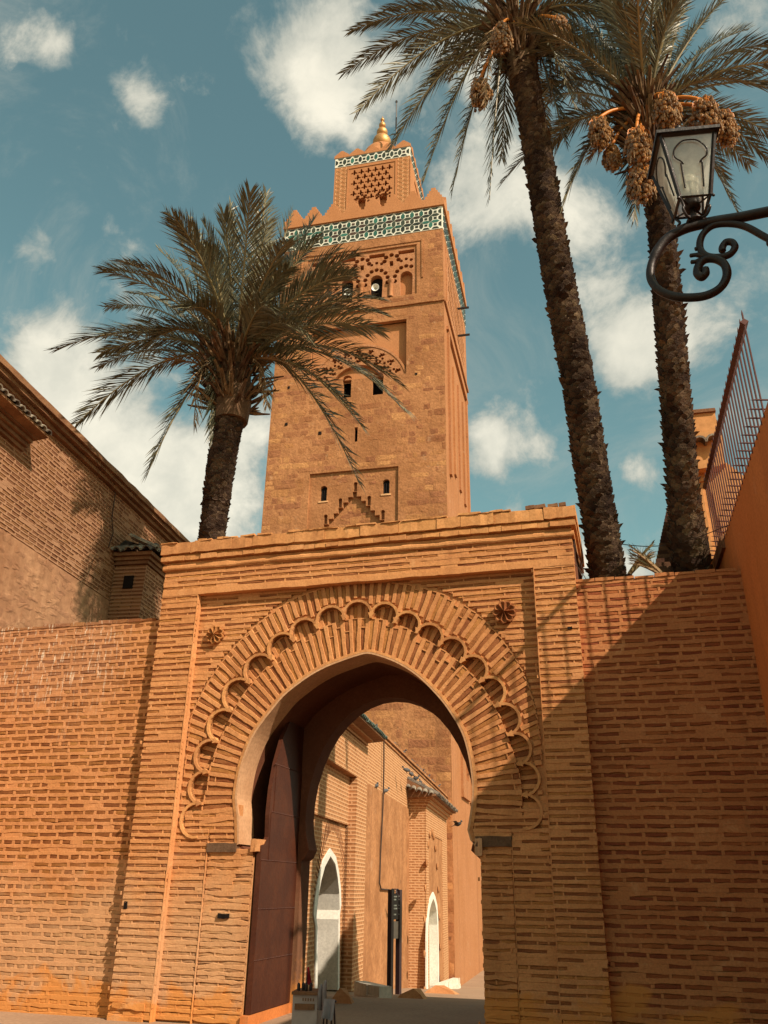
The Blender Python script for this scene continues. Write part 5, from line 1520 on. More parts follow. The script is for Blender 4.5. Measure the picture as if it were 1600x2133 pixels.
# spiked railing on the wall head
fe = thing('spiked_railing', 'rust red spiked metal railing along the top of the orange house', 'railing', (p_c.x, WRY, OWZ), 0)
F0, F1 = -2.75, 1.6
hgt = 1.18
tb = MB(); tb.tube([OWp(F0, .02, hgt), OWp(F1, .02, hgt)], .045, 4); tb.build('top_bar', 'rust_iron', fe)
nrod = 27
for k in range(nrod):
    t = F0+.03+(F1-F0-.06)*k/(nrod-1)
    m = MB(); m.tube([OWp(t, .0, -.05), OWp(t, .02, hgt+.13), OWp(t, .02, hgt+.18)], [.011, .011, .002], 5); m.build('rod', 'rust_iron', fe)
for k in range(34):
    t = -2.9+6.3*k/33
    m = MB(); m.tube([OWp(t, -.05, .05), OWp(t, .09, .07), OWp(t, .15, .075)], [.010, .010, .002], 5); m.build('spike', 'rust_iron', fe)

# ------------------------------------------------------------------ wall lantern on a scrolled iron bracket
LY = 4.0
lam = thing('wall_lantern', 'black wrought iron lantern on a scrolled wall bracket, upper right', 'lantern', at(1600, 440, LY) + Vector((.78, 0, 0)), 0)
LO = lam.location
def LP(px, py, dy=0.0):
    q = at(px, py, LY+dy); return (q.x-LO.x, q.y-LO.y, q.z-LO.z)
def smooth_path(pts, n=6):
    P_ = [Vector(p) for p in pts]; out = []
    for i in range(len(P_)-1):
        p0 = P_[max(i-1, 0)]; p1 = P_[i]; p2 = P_[i+1]; p3 = P_[min(i+2, len(P_)-1)]
        for k in range(n):
            t = k/n
            out.append(.5*((2*p1)+(p2-p0)*t+(2*p0-5*p1+4*p2-p3)*t*t+(3*p1-p0-3*p2+p3)*t**3))
    out.append(P_[-1]); return out
main = [(1600,441),(1540,453),(1480,463),(1425,477),(1385,502),(1361,540),(1355,575),(1368,600),(1395,615),(1430,620),(1470,616),(1500,600),(1514,575),(1510,552),(1492,540),(1470,540),(1456,553),(1453,570),(1462,577),(1469,570),(1468,560)]
br = MB(); pth = [(0, 0, LP(1600, 441)[2]+.03)] + [LP(*q) for q in main]
br.tube(smooth_path(pth), [.030]*(6*6)+[.024]*(len(smooth_path(pth))-36), 8); br.build('bracket_bar', 'iron', lam, True)
sc = [(1640,512),(1600,497),(1555,473),(1520,466),(1485,470),(1463,490),(1458,515),(1470,532),(1495,536),(1520,530),(1531,515),(1525,505),(1512,505),(1505,515),(1505,523)]
b2_ = MB(); pth = [(0, 0, LP(1640, 512)[2]-.12)] + [LP(*q) for q in sc]
b2_.tube(smooth_path(pth), .020, 8); b2_.build('scroll', 'iron', lam, True)
for tip in ((1436,533),(1438,546),(1447,520)):
    m = MB(); m.tube(smooth_path([LP(1468, 535), LP((tip[0]+1468)/2, tip[1]-2), LP(*tip)]), [.014]*7+[.012]*5+[.003], 6); m.build('leaf_finial', 'iron', lam, True)
wp_ = MB(); wp_.box(-.02, .12, -.05, .05, -1.0, .35); wp_.build('wall_plate', 'iron', lam)
# lantern body: tapered six-pane box, seen from below
cxL = LP(1437, 470); zbase = LP(1437, 432)[2]; ztopL = LP(1437, 318)[2]
half_t, half_b = .150, .084
ax = Vector((LP(1436, 400)[0], 0, 0))
def corner(i, t):
    """i-th corner of the square body at height fraction t (0 bottom, 1 top)"""
    a = R(45+90*i+8); hw = (half_b+(half_t-half_b)*t)*1.414
    lean = .0
    return Vector((ax.x+hw*math.cos(a), hw*math.sin(a), zbase+(ztopL-zbase)*t))
for i in range(4):
    m = MB(); m.tube([corner(i, 0), corner(i, 1)], .013, 4); m.build('frame_post', 'iron', lam)
    for t in (0, 1):
        m = MB(); m.tube([corner(i, t), corner((i+1) % 4, t)], .014 if t else .009, 4); m.build('frame_rail', 'iron', lam)
    a, b_, c_, d_ = corner(i, .02), corner((i+1) % 4, .02), corner((i+1) % 4, .98), corner(i, .98)
    m = MB(); m.add([a, b_, c_, d_], [(0, 1, 2, 3)]); gl = m.build('pane', 'lamp_glass', lam)
    # ornamental hoop on the pane
    n_ = (b_-a).cross(d_-a).normalized()
    ctr_ = (a+b_+c_+d_)/4
    if n_.dot(ctr_-Vector((ax.x, 0, ctr_.z))) < 0: n_ = -n_
    u_ = (b_-a).normalized(); v_ = (d_+c_-a-b_).normalized(); o_ = ctr_+n_*.012
    hw = half_t*.62
    pts = [o_-u_*hw*.55-v_*.16, o_-u_*hw*.62-v_*.0, o_-u_*hw*.50+v_*.0, o_-u_*hw*.62+v_*.02, o_-u_*hw*.95+v_*.05, o_-u_*hw*.95+v_*.10, o_-u_*hw*.5+v_*.150, o_+v_*.16, o_+u_*hw*.5+v_*.150, o_+u_*hw*.95+v_*.10, o_+u_*hw*.95+v_*.05, o_+u_*hw*.62+v_*.02, o_+u_*hw*.50+v_*.0, o_+u_*hw*.62-v_*.0, o_+u_*hw*.55-v_*.16]
    m = MB(); m.tube(smooth_path(pts, 4), .0052, 4); m.build('hoop', 'iron', gl)
# roof: flared square cap with a dome
rf = MB()
def sq(h, z): return [Vector((ax.x+h*1.414*math.cos(R(45+90*i+8)), h*1.414*math.sin(R(45+90*i+8)), z)) for i in range(4)]
r0, r1, r2 = sq(half_t+.028, ztopL), sq(half_t+.028, ztopL+.022), sq(.105, ztopL+.085)
r3 = sq(.085, ztopL+.10)
rf.add(r0+r1+r2+r3, [(0, 1, 5, 4), (1, 2, 6, 5), (2, 3, 7, 6), (3, 0, 4, 7), (4, 5, 9, 8), (5, 6, 10, 9), (6, 7, 11, 10), (7, 4, 8, 11), (8, 9, 13, 12), (9, 10, 14, 13), (10, 11, 15, 14), (11, 8, 12, 15), (3, 2, 1, 0)])
rf.build('roof', 'iron', lam)
dmm = MB(); dmm.lathe([(.085, 0), (.08, .03), (.06, .06), (.03, .08), (.012, .10), (.02, .115), (.0, .14)], (ax.x, 0, ztopL+.10), 16); dmm.build('roof_dome', 'iron', lam, True)
# bulb, socket and stem
cbx = ax.x
m = MB(); m.lathe([(.0, .0), (.045, .0), (.05, .02), (.05, .06), (.0, .062)], (cbx, 0, zbase-.02), 16); m.build('lamp_socket', 'iron', lam, True)
m = MB()
for k in range(6):
    a = R(60*k); m.tube([(cbx+.036*math.cos(a), .036*math.sin(a), zbase+.04), (cbx+.036*math.cos(a), .036*math.sin(a), zbase+.16)], .017, 6)
m.lathe([(.055, .15), (.064, .175), (.05, .21), (.0, .225)], (cbx, 0, zbase), 16); m.build('bulb', 'bulb', lam, True)
zb_ = LP(1437, 470)[2]
m = MB(); m.tube([(cbx, 0, zb_), (cbx, 0, zbase)], .017, 8); m.lathe([(.0, 0), (.05, .0), (.045, .012), (.02, .02)], (cbx, 0, zb_+.02), 14); m.build('stem', 'iron', lam, True)
for i in range(4):
    a = R(45+90*i+8); dv = Vector((math.cos(a), math.sin(a), 0)); c_ = corner(i, 0)
    base = Vector((cbx, 0, zb_+.03))
    m = MB(); m.tube(smooth_path([base+dv*.03, base+dv*.075+Vector((0, 0, -.012)), base+dv*.105+Vector((0, 0, .03)), (c_+base)/2+dv*.03, c_, c_+dv*.02+Vector((0, 0, -.02))], 4), .0085, 5); m.build('basket_scroll', 'iron', lam, True)
    m = MB(); m.tube([corner(i, 0), Vector((cbx, 0, zbase-.01))], .007, 4); m.build('basket_strut', 'iron', lam)

# ------------------------------------------------------------------ pavilion with chimney-like pier behind the right palm
PY = 12.95
def PV(px, py, dy=0.0):
    q = at(px, py, PY+dy); return (q.x, q.z)
pq = at(1480, 1150, PY)
pv = thing('rendered_pavilion', 'sunlit orange rendered building with capped pier behind the rightmost palm', 'building', (pq.x, PY, 0), 0)
def pvp(pts, y0, y1, name, mat, back=True):
    m = MB(); m.plate([(PV(*q)[0]-pq.x, PV(*q)[1]) for q in pts], [], y0, y1, back=back); return m.build(name, mat, pv)
def pvb(pts): return [(PV(*q)[0]-pq.x, PV(*q)[1]) for q in pts]
b0 = pvb([(1425,1260),(1600,1260),(1600,1010),(1560,1000),(1520,968),(1505,960),(1430,972)])
m = MB(); m.plate(b0, [], 0, 1.2, back=True); m.build('wall', 'pavilion_wall', pv)
pvp([(1440,988),(1510,974),(1500,905),(1438,912)], -.15, .6, 'pier', 'pavilion_wall')
pvp([(1442,910),(1497,902),(1488,864),(1440,868)], -.08, .55, 'pier_cap', 'pavilion_wall')
pvp([(1436,992),(1500,982),(1500,966),(1436,975)], -.22, .6, 'pier_moulding', 'pavilion_wall')
pvp([(1440,868),(1490,863),(1488,857),(1440,861)], -.12, .6, 'pier_coping', 'eave_dark')
for (px, py) in ((1456, 910), (1484, 906)):
    q = PV(px, py, -.3); inst('roof_tile', barrel_tile('roof_tile'), pv, (q[0]-pq.x, -.16, q[1]-.10), (.24, .3, .25))
for pts in ([(1447,1008),(1482,1000),(1482,994),(1447,1002)], [(1456,1014),(1462,1014),(1492,1190),(1486,1190)], [(1476,1006),(1482,1006),(1508,1110),(1503,1110)], [(1440,1020),(1446,1020),(1480,1200),(1472,1200)]):
    pvp(pts, -.04, -.002, 'moulding', 'pavilion_wall')
# dark tiled eave at its left, seen from below, running towards us
def EV(px, py, Y): 
    q = at(px, py, Y); return Vector((q.x-pq.x, q.y-PY, q.z))
e0 = EV(1395, 1050, 15.2); e1 = EV(1366, 1190, 13.0)
for k in range(20):
    t = k/19; c_ = e0.lerp(e1, t)
    m = MB(); m.box(-.02, .36, -.07, .07, -.04, .05); m.v = [tuple(Vector(v)+c_) for v in m.v]
    m.build('eave_tile', 'tile_copper', pv)
m = MB()
m.add([tuple(e0+Vector((.3, 0, -.1))), tuple(e1+Vector((.3, 0, -.1))), tuple(e1+Vector((.3, 0, -7.0))), tuple(e0+Vector((.3, 0, -12.0))), tuple(e0+Vector((1.3, 0, -.1))), tuple(e1+Vector((1.0, 0, -.1))), tuple(e1+Vector((1.0, 0, -7))), tuple(e0+Vector((1.3, 0, -12)))], [(0, 1, 2, 3), (1, 5, 6, 2), (0, 4, 5, 1)])
m.build('eave_wall', 'orange_render', pv)

# ------------------------------------------------------------------ palms
def bez(p0, p1, p2, n):
    return [p0*(1-t)**2+p1*2*t*(1-t)+p2*t*t for t in [i/n for i in range(n+1)]]
def frond(name, parent, base, ctrl, tip, L=.5, nl=62, mat='leaf', w=.030, side=None, droop=.25, sparse=0.0):
    """feather leaf: arching midrib with two ranks of narrow leaflets"""
    path = bez(base, ctrl, tip, 16); mb = MB(); rb = MB()
    n = len(path)
    up = Vector((0, 0, 1))
    rb.tube(path, [.030*(1-.88*i/(n-1))+.003 for i in range(n)], 5)
    Ltot = sum((path[i+1]-path[i]).length for i in range(n-1))
    twist = random.uniform(-.5, .5)
    for sgn in (-1, 1):
        for k in range(nl):
            t = .10+.90*(k+random.uniform(-.3, .3))/nl
            t = min(max(t, .05), .999)
            if random.random() < sparse: continue
            f = t*(n-1); i = min(int(f), n-2); fr = f-i
            p = path[i].lerp(path[i+1], fr); tg = (path[i+1]-path[i]).normalized()
            s = tg.cross(up)
            s = s.normalized() if s.length > .05 else tg.orthogonal().normalized()
            nrm = s.cross(tg).normalized()
            s2 = (s*math.cos(twist)+nrm*math.sin(twist)); n2 = nrm*math.cos(twist)-s*math.sin(twist)
            prof = (.55+.45*math.sin(min(1, t*1.25)*math.pi*.62))*(1.0 if t < .72 else 1-.58*(t-.72)/.28)
            if t < .22: prof *= .45+.55*t/.22
            ll = L*prof*random.uniform(.85, 1.12)
            ang = R(52)*(1-.55*t)+random.gauss(0, .10)
            vup = random.choice((.18, .42, .60))+random.gauss(0, .1)
            d = (tg*math.cos(ang)+(s2*sgn*math.cos(vup)+n2*math.sin(vup))*math.sin(ang)).normalized()
            wv = d.cross(n2 if abs(d.dot(n2)) < .95 else s2).normalized()
            wv = (wv+n2*random.uniform(-.7, .7)).normalized()
            mid = p+d*ll*.5+up*(-droop*.06*ll); end = p+d*ll+up*(-droop*.5*ll)+tg*ll*.06
            ww = w*random.uniform(.75, 1.15)
            o = len(mb.v)
            mb.v += [tuple(p-wv*ww*.25), tuple(p+wv*ww*.25), tuple(mid+wv*ww*.5), tuple(mid-wv*ww*.5), tuple(end)]
            mb.f += [(o, o+1, o+2, o+3), (o+3, o+2, o+4)]
    fo = mb.build(name, mat, parent)
    rb.build('midrib', 'rachis' if mat == 'leaf' else 'leaf_dry', fo)
    return fo
def trunk(parent, pts, rads, base, mat, rows_per_m=9.0, nper=11, lip=.05, jag=1.0):
    """leaning tapered trunk ringed with old leaf bases"""
    P_ = smooth_path(pts, 6); n = len(P_)
    rr_ = []
    m_ = len(rads)-1
    for i in range(n):
        f = i/(n-1)*m_; j = min(int(f), m_-1); rr_.append(rads[j]+(rads[j+1]-rads[j])*(f-j))
    Pl = [p-base for p in P_]
    t = MB(); t.tube(Pl, [r_*.93 for r_ in rr_], 16); tk = t.build('trunk', mat, parent, True)
    cum = [0]
    for i in range(n-1): cum.append(cum[-1]+(Pl[i+1]-Pl[i]).length)
    H = cum[-1]; sc_ = MB(); z = 0.0; j = 0
    while z < H:
        i = max(k for k in range(n) if cum[k] <= z); i = min(i, n-2)
        fr = (z-cum[i])/(cum[i+1]-cum[i]); c = Pl[i].lerp(Pl[i+1], fr); tg = (Pl[i+1]-Pl[i]).normalized()
        r_ = rr_[i]+(rr_[i+1]-rr_[i])*fr
        a_ = tg.cross(Vector((0, 1, 0))).normalized(); b_ = tg.cross(a_)
        h = 1.0/rows_per_m
        for k in range(nper):
            an = 2*math.pi*(k+(.5 if j % 2 else 0)+random.gauss(0, .09))/nper
            dv = a_*math.cos(an)+b_*math.sin(an); tv = tg.cross(dv)
            hw = math.pi*r_/nper*random.uniform(.9, 1.2); lp_ = lip*random.uniform(.5, 1.4)*jag*(2.3 if random.random() < .06 else 1.0); hh = h*random.uniform(.9, 1.9)
            dz = tg*random.gauss(0, h*.16)
            v = [c+dv*r_*.90-tv*hw-tg*hh*.5+dz, c+dv*r_*.90+tv*hw-tg*hh*.5+dz,
                 c+dv*(r_+lp_*.55)+tv*hw*.75+tg*hh*.25+dz, c+dv*(r_+lp_)+tg*hh*random.uniform(.35, .75)+dz, c+dv*(r_+lp_*.55)-tv*hw*.75+tg*hh*.25+dz,
                 c+dv*r_*.88+tg*hh*.45+dz]
            o = len(sc_.v); sc_.v += [tuple(q) for q in v]
            sc_.f += [(o, o+1, o+2, o+4), (o+4, o+2, o+3), (o+2, o+5, o+3), (o+4, o+3, o+5), (o+1, o+5, o+2), (o, o+4, o+5)]
        z += h; j += 1
    sc_.build('leaf_bases', mat, tk, kind='stuff')
    return Pl[-1], rr_[-1]
def dates(parent, start, out, hang, size, seed):
    random.seed(seed)
    bn = thing_part('date_bunch', parent)
    top = start+out; mid = start+out*.55+Vector((0, 0, out.length*.28))
    cl = top+Vector((0, 0, -hang))
    st = MB(); st.tube(bez(start, mid+Vector((0, 0, .1)), top, 9), [.04]*4+[.034]*6, 6); st.build('stalk', 'stalk_orange', bn, True)
    sr = MB(); fr_ = MB(); sr2 = MB()
    for k in range(70):
        a = random.uniform(0, 2*math.pi); rr_ = size*math.sqrt(random.random())
        e = cl+Vector((rr_*.8*math.cos(a), rr_*.8*math.sin(a), random.uniform(size*.1, size*.7)))
        m_ = (top+e)/2+Vector((rr_*.5*math.cos(a), rr_*.5*math.sin(a), hang*.2))
        pts = bez(top, m_, e, 4); sr.tube(pts, .007, 3, False)
    sr.build('strands', 'stalk_orange', bn)
    for k in range(420):
        a = random.uniform(0, 2*math.pi); u = random.uniform(-1, 1); rr_ = size*math.sqrt(1-u*u)*random.uniform(.55, 1.05)
        c = cl+Vector((rr_*.85*math.cos(a)*(1+.25*math.sin(3*a)), rr_*.85*math.sin(a), u*size*1.35-size*.25+random.gauss(0, size*.18)))
        fr_.ball(c, (.034, .034, .045), 5, 4)
    for k in range(26):
        a = random.uniform(0, 2*math.pi); p0 = cl+Vector((size*.5*math.cos(a), size*.5*math.sin(a), -size*.7))
        sr2.tube([p0, p0+Vector((size*.25*math.cos(a), size*.25*math.sin(a), -size*.5)), p0+Vector((size*.3*math.cos(a), size*.3*math.sin(a), -size*random.uniform(.7, 1.2)))], .005, 3, False)
    sr2.build('bare_strands', 'leaf_dry', bn)
    fr_.build('dates', 'date_fruit', bn, kind='stuff')
def thing_part(name, parent):
    o = bpy.data.objects.new(name, None); COL.objects.link(o); o.parent = parent; return o

def palm(label, Y, trunk_px, crown_px, fr_px, seed, mat, up_n, dry_px, spread, leafL, jag, rpm, group='date palms', extra_dirs=()):
    random.seed(seed)
    base = at(*trunk_px[0][:2], Y); base.z = ground_z(Y)
    t = thing('palm_tree', label, 'palm tree', base, 0, group)
    pts = []; rads = []
    first = at(trunk_px[0][0], trunk_px[0][1], Y)
    d0 = at(trunk_px[1][0], trunk_px[1][1], Y)-first
    # root flare below the walls, where the photograph does not look
    low = first - d0*((first.z-base.z)/max(.1, d0.z)); low.z = base.z
    base_shift = Vector((low.x, low.y, base.z)); t.location = base_shift
    pts.append(base_shift)
    for (px, py, w) in trunk_px:
        q = at(px, py, Y); pts.append(q)
        z = (q-CAMP).dot(FW); rads.append(w/2/FPX*z*.90)
    rads = [rads[0]*1.12]+rads
    # resample radii at the control points spacing
    end, er = trunk(t, pts, rads, t.location, mat, rpm, 11, .045, jag)
    C0 = at(*crown_px, Y)-t.location
    # heart of the crown: fibre boss and pruned stubs
    h = MB()
    for k in range(260):
        a = random.uniform(0, 2*math.pi); zz = random.uniform(-1.0, .6); r_ = er*(1.5-.4*abs(zz))
        c = Vector((C0.x, C0.y, C0.z-.35))+Vector((r_*math.cos(a)*.8, r_*math.sin(a)*.8, zz))
        d = Vector((math.cos(a), math.sin(a), random.uniform(.2, 1.6))).normalized()
        ln = random.uniform(.25, .7); s_ = d.cross(Vector((0, 0, 1))).normalized()*random.uniform(.03, .07)
        o = len(h.v); tipp = c+d*ln
        h.v += [tuple(c-s_), tuple(c+s_), tuple(tipp+s_*.5), tuple(tipp-s_*.5), tuple(c+d.cross(s_).normalized()*.05+d*ln*.4)]
        h.f += [(o, o+1, o+2, o+3), (o, o+4, o+3), (o+1, o+2, o+4)]
    h.tube([end-Vector((0, 0, .5)), end, C0+Vector((0, 0, -.1)), C0+Vector((0, 0, .35))], [er*1.0, er*1.12, er*.9, er*.3], 12)
    cr = h.build('crown', 'fibre', t)
    for (px, py, dy, lift) in fr_px:
        tip = at(px, py, Y+dy)-t.location
        d = tip-C0; out = Vector((d.x, d.y, 0)).normalized() if Vector((d.x, d.y, 0)).length > .1 else Vector((1, 0, 0))
        b0 = C0+out*er*.9+Vector((0, 0, random.uniform(-.25, .2)))
        ctrl = b0.lerp(tip, .48)+Vector((0, 0, lift*1.25))
        frond('frond', cr, b0, ctrl, tip, leafL*random.uniform(.9, 1.1), 84, 'leaf', w=.029, droop=random.uniform(.1, .5))
    # upright and rear leaves that fill the head
    for k in range(up_n):
        a = 2*math.pi*(k+random.uniform(-.3, .3))/up_n
        el = R(random.choice((20, 38, 52, 66, 78)))
        ln = spread*random.uniform(.8, 1.05)
        out = Vector((math.cos(a), math.sin(a), 0)); b0 = C0+out*er*.6+Vector((0, 0, .15))
        d = out*math.cos(el)+Vector((0, 0, math.sin(el)))
        tip = b0+d*ln+Vector((0, 0, -ln*.32*math.cos(el)))+out*ln*.06
        ctrl = b0+d*ln*.6+Vector((0, 0, ln*.06))
        frond('frond', cr, b0, ctrl, tip, leafL*random.uniform(.85, 1.1), 76, 'leaf', w=.029, droop=random.uniform(.1, .5))
    for (px, py, dy) in dry_px:
        tip = at(px, py, Y+dy)-t.location
        d = tip-C0; out = Vector((d.x, d.y, 0)); out = out.normalized() if out.length > .05 else Vector((0, -1, 0))
        b0 = C0+out*er*.9+Vector((0, 0, -.3)); ctrl = b0+out*.55+Vector((0, 0, .12))
        frond('dry_frond', cr, b0, ctrl, tip, leafL*.62, 46, 'leaf_dry', droop=.6, sparse=.2)
    return t, C0, er

random.seed(11)
t1, c1, e1_ = palm('broad date palm with a single short trunk, left of the minaret', 13.15,
    [(441,1120,58),(450,1050,60),(458,990,62),(467,930,64),(477,870,68),(485,835,78)], (492,742),
    [(118,728,-.6,.9),(158,884,-.3,.9),(306,990,-.5,.9),(448,912,-.2,.6),(205,765,.8,.8),(220,640,.6,.9),(218,560,-.2,1.0),(215,700,1.4,.7),(345,440,-.6,.6),(395,455,.6,.5),(480,425,.3,.3),(555,402,-.2,.3),(610,440,.5,.4),(655,455,1.0,.5),(705,520,.4,.6),(740,530,-.7,.6),(800,655,.2,.9),(795,690,-1.0,.8),(848,860,-.4,1.15),(835,800,.8,1.0),(755,890,-.6,.9),(750,1010,-.3,1.1),(700,640,1.4,.7),(270,610,1.2,.8),(330,520,1.4,.6),(300,720,-1.2,.8),(640,700,-1.6,.8),(600,560,-1.4,.6),(430,520,-1.3,.6),(560,640,-2.0,.7),(380,650,-1.8,.7)],
    21, 'bark', 27, [(405,890,-.5),(555,850,-.3),(620,770,-.6),(350,745,-.4)], 3.3, .66, .6, 17.0)
t2, c2, e2_ = palm('tallest date palm leaning left, its crown cut by the top edge', 12.35,
    [(1268,1205,78),(1245,1060,74),(1226,940,72),(1205,800,70),(1183,680,68),(1160,560,66),(1140,440,64),(1120,320,60),(1103,220,58),(1088,140,64)], (1078,50),
    [(728,66,-.3,.9),(716,152,.2,1.0),(742,236,-.4,1.0),(812,312,.2,1.1),(882,378,-.2,1.1),(942,398,.4,1.0),(1020,416,-.3,.8),(1045,330,.8,.7),(800,20,.6,.8),(850,-60,-.2,.6),(950,-120,.3,.4),(1060,-150,.2,.3),(1150,-130,-.2,.4),(1270,-60,.4,.6),(1330,60,-.4,.9),(1250,190,.2,.9),(1180,300,.5,.8),(1300,150,.9,.9),(900,170,1.2,.9),(850,110,1.5,.8),(1200,230,-.7,.9)],
    33, 'bark_old', 22, [(985,190,-.6),(1010,230,-.9),(1150,200,.3),(960,130,.4)], 3.4, .56, .8, 15.0)
t3, c3, e3_ = palm('date palm hung with fruit bunches behind the lantern, rightmost of the three', 12.42,
    [(1442,1195,84),(1430,1100,72),(1421,1000,66),(1413,900,64),(1405,800,62),(1396,690,60),(1387,580,58),(1377,470,54),(1362,380,50),(1352,300,58)], (1345,225),
    [(1045,382,.4,1.1),(1130,320,1.0,1.0),(1172,432,-.3,1.0),(1322,458,.6,.9),(1540,450,.5,1.2),(1600,330,.8,.9),(1625,195,-.3,.9),(1620,95,.2,.8),(1560,60,1.2,.6),(1530,-20,-.3,.5),(1450,-70,.2,.3),(1370,-110,-.2,.3),(1290,-90,.4,.3),(1220,-50,-.3,.5),(1160,20,.3,.7),(1110,110,-.4,.9),(1125,190,.6,.9),(1090,230,1.2,.9),(1480,30,1.5,.4),(1410,0,-1.2,.4),(1300,20,-1.4,.4),(1200,90,1.5,.7),(1250,-20,1.3,.5)],
    44, 'bark_old', 24, [(1225,330,.3)], 3.35, .55, 1.0, 14.0)
def bunches(t, c, Y, lst):
    for k, (px, py, size, dy) in enumerate(lst):
        size *= .64
        q = at(px, py, Y+dy)-t.location
        hang = size*1.25; top = q+Vector((0, 0, hang))
        dates(t, c+Vector((0, 0, -.15)), top-(c+Vector((0, 0, -.15))), hang, size, 100+k)
bunches(t3, c3, 12.42, [(1248,272,.36,-.5),(1275,325,.28,-.2),(1390,225,.40,-.9),(1470,240,.46,-.6),(1508,262,.40,-.2),(1330,300,.42,-.8),(1335,375,.42,-.6)])
bunches(t2, c2, 12.35, [(1000,190,.36,-.6),(1045,75,.36,-.9),(1165,60,.36,-.5)])
# small suckers at the foot of the right palms
random.seed(5)
for (px, py, Y, n_) in ((1310,1190,12.2,5),(1385,1195,12.0,6)):
    q = at(px, py, Y); q.z -= .05
    sk_ = thing('palm_sucker', 'small palm sucker sprouting above the shaded wall, %s' % ('at the foot of the leaning palm' if px == 1310 else 'left of the rightmost palm'), 'plant', q, 0)
    # stem down to the ground behind the wall
    m = MB(); m.tube([(0, 0, ground_z(Y)-q.z), (0, 0, 0)], .05, 6); m.build('stem', 'bark', sk_)
    for k in range(n_):
        a = random.uniform(-.9, .9); d = Vector((-.45 if px == 1385 else .4, random.uniform(-.2, .2), .3+random.uniform(-.1, .25)))
        frond('frond', sk_, Vector((0, 0, 0)), d*.6+Vector((0, 0, .08)), d, .16, 12, 'leaf_dry' if k % 2 else 'leaf', .012)

# ------------------------------------------------------------------ things beyond the arch
def on_ground(px, py):
    lo, hi = 5.0, 80.0
    d = ray(px, py)
    for k in range(400):
        Y = lo+(hi-lo)*k/399; q = at(px, py, Y)
        if q.z <= ground_z(Y): return q
    return q
# information totem
sg = on_ground(821, 2072)
sgn_ = thing('information_sign', 'dark two-post information sign with white sheet beside the mosque wall', 'sign', sg, R(72))
sx = (at(830, 1950, sg.y).x-at(813, 1950, sg.y).x)
def sz_(py): return at(821, py, sg.y).z-sg.z
_lo, _hi = .05, 1.5
for _ in range(30):
    hwp = (_lo+_hi)/2; _d = Vector((math.cos(R(72)), math.sin(R(72)), 1.5))*1.0
    _a = proj(sg+Vector((-hwp*math.cos(R(72)), -hwp*math.sin(R(72)), 1.5))); _b = proj(sg+Vector((hwp*math.cos(R(72)), hwp*math.sin(R(72)), 1.5)))
    if _b[0]-_a[0] < 17: _lo = hwp
    else: _hi = hwp
for s_ in (-1, 1):
    m = MB(); m.box(s_*hwp-.045, s_*hwp+.045, -.05, .05, -.05, sz_(1853)); m.build('post', 'sign_dark', sgn_)
m = MB(); m.box(-hwp, hwp, -.03, .03, sz_(1915), sz_(1862)); pn = m.build('panel', 'sign_dark', sgn_)
tx = MB(); random.seed(3)
for k in range(7):
    z = sz_(1866+k*6.2); 
    if k % 3 == 2: continue
    x = -hwp*.65
    while x < -hwp*.05:
        w_ = random.uniform(.02, .06); tx.box(x, x+w_, -.034, -.031, z-.028, z); x += w_+.012
    tx.box(hwp*.65, hwp*.72, -.034, -.031, z-.02, z)
tx.build('lettering', 'sign_text', pn)
m = MB(); m.box(-hwp*.8, hwp*.85, -.02, .02, sz_(1955), sz_(1919)); m.build('white_sheet', 'cart_white', sgn_)
m = MB()
for k in range(3): m.tube([(hwp*(-.6+.6*k)+.07*math.cos(a), 0, sz_(1857)+.05*math.sin(a)) for a in [2*math.pi*i/10 for i in range(11)]], .012, 4)
m.build('top_ornament', 'sign_dark', sgn_)
# rocks and marble steps
def rock(label, px0_, px1_, py_, hpx, skew):
    a = on_ground(px0_, py_); b_ = on_ground(px1_, py_); c = (a+b_)/2; w = (b_-a).length/2
    z = at((px0_+px1_)/2, py_-hpx, c.y).z-c.z
    m = MB(); r_ = random.uniform
    m.add([(-w, -w*.6, -.05), (w, -w*.5, -.05), (w*.9, w*.7, -.05), (-w*.8, w*.8, -.05), (skew*w, -w*.2, z), (skew*w+w*.35, w*.3, z*.92), (w*.6, -w*.35, z*.45), (-w*.7, -w*.4, z*.4)],
          [(0, 1, 6, 4, 7), (1, 2, 5, 6), (6, 5, 4), (2, 3, 5), (3, 0, 7), (3, 7, 4, 5)])
    o = m.build('boulder', 'rock_orange'); o.location = c; tag(o, label, 'boulder', 'boulders in front of the mosque doors')
random.seed(9)
rock('largest orange boulder leaning by the near white doorway', 688, 742, 2090, 33, -.25)
rock('pointed orange boulder on the ground right of the information sign', 842, 876, 2080, 22, .1)
rock('small broken orange boulder before the far white doorway', 907, 935, 2070, 18, -.3)
for (lab, pa_, pb2, h_) in (('white marble step below the near mosque doorway', (738,2074), (793,2079), .20), ('white marble step below the far mosque doorway', (908,2060), (957,2060), .22)):
    a = on_ground(*pa_); b_ = on_ground(*pb2); c = (a+b_)/2; w = (b_-a).length/2
    o = thing('marble_step', lab, 'step', c, math.atan2(b_.y-a.y, b_.x-a.x))
    m = MB(); m.wobble_box(-w, w, 0, .22, -.1, h_, .008, 4); m.build('slab', 'marble', o)
    m = MB(); m.wobble_box(w*.02, w*.05, -.03, .001, -.1, h_, .004, 1); m.wobble_box(w*.95, w, -.03, .001, -.1, h_, .004, 1); m.wobble_box(w*.02, w, -.05, -.002, -.1, .04, .004, 3); m.build('kerb_trim', 'marble', o)
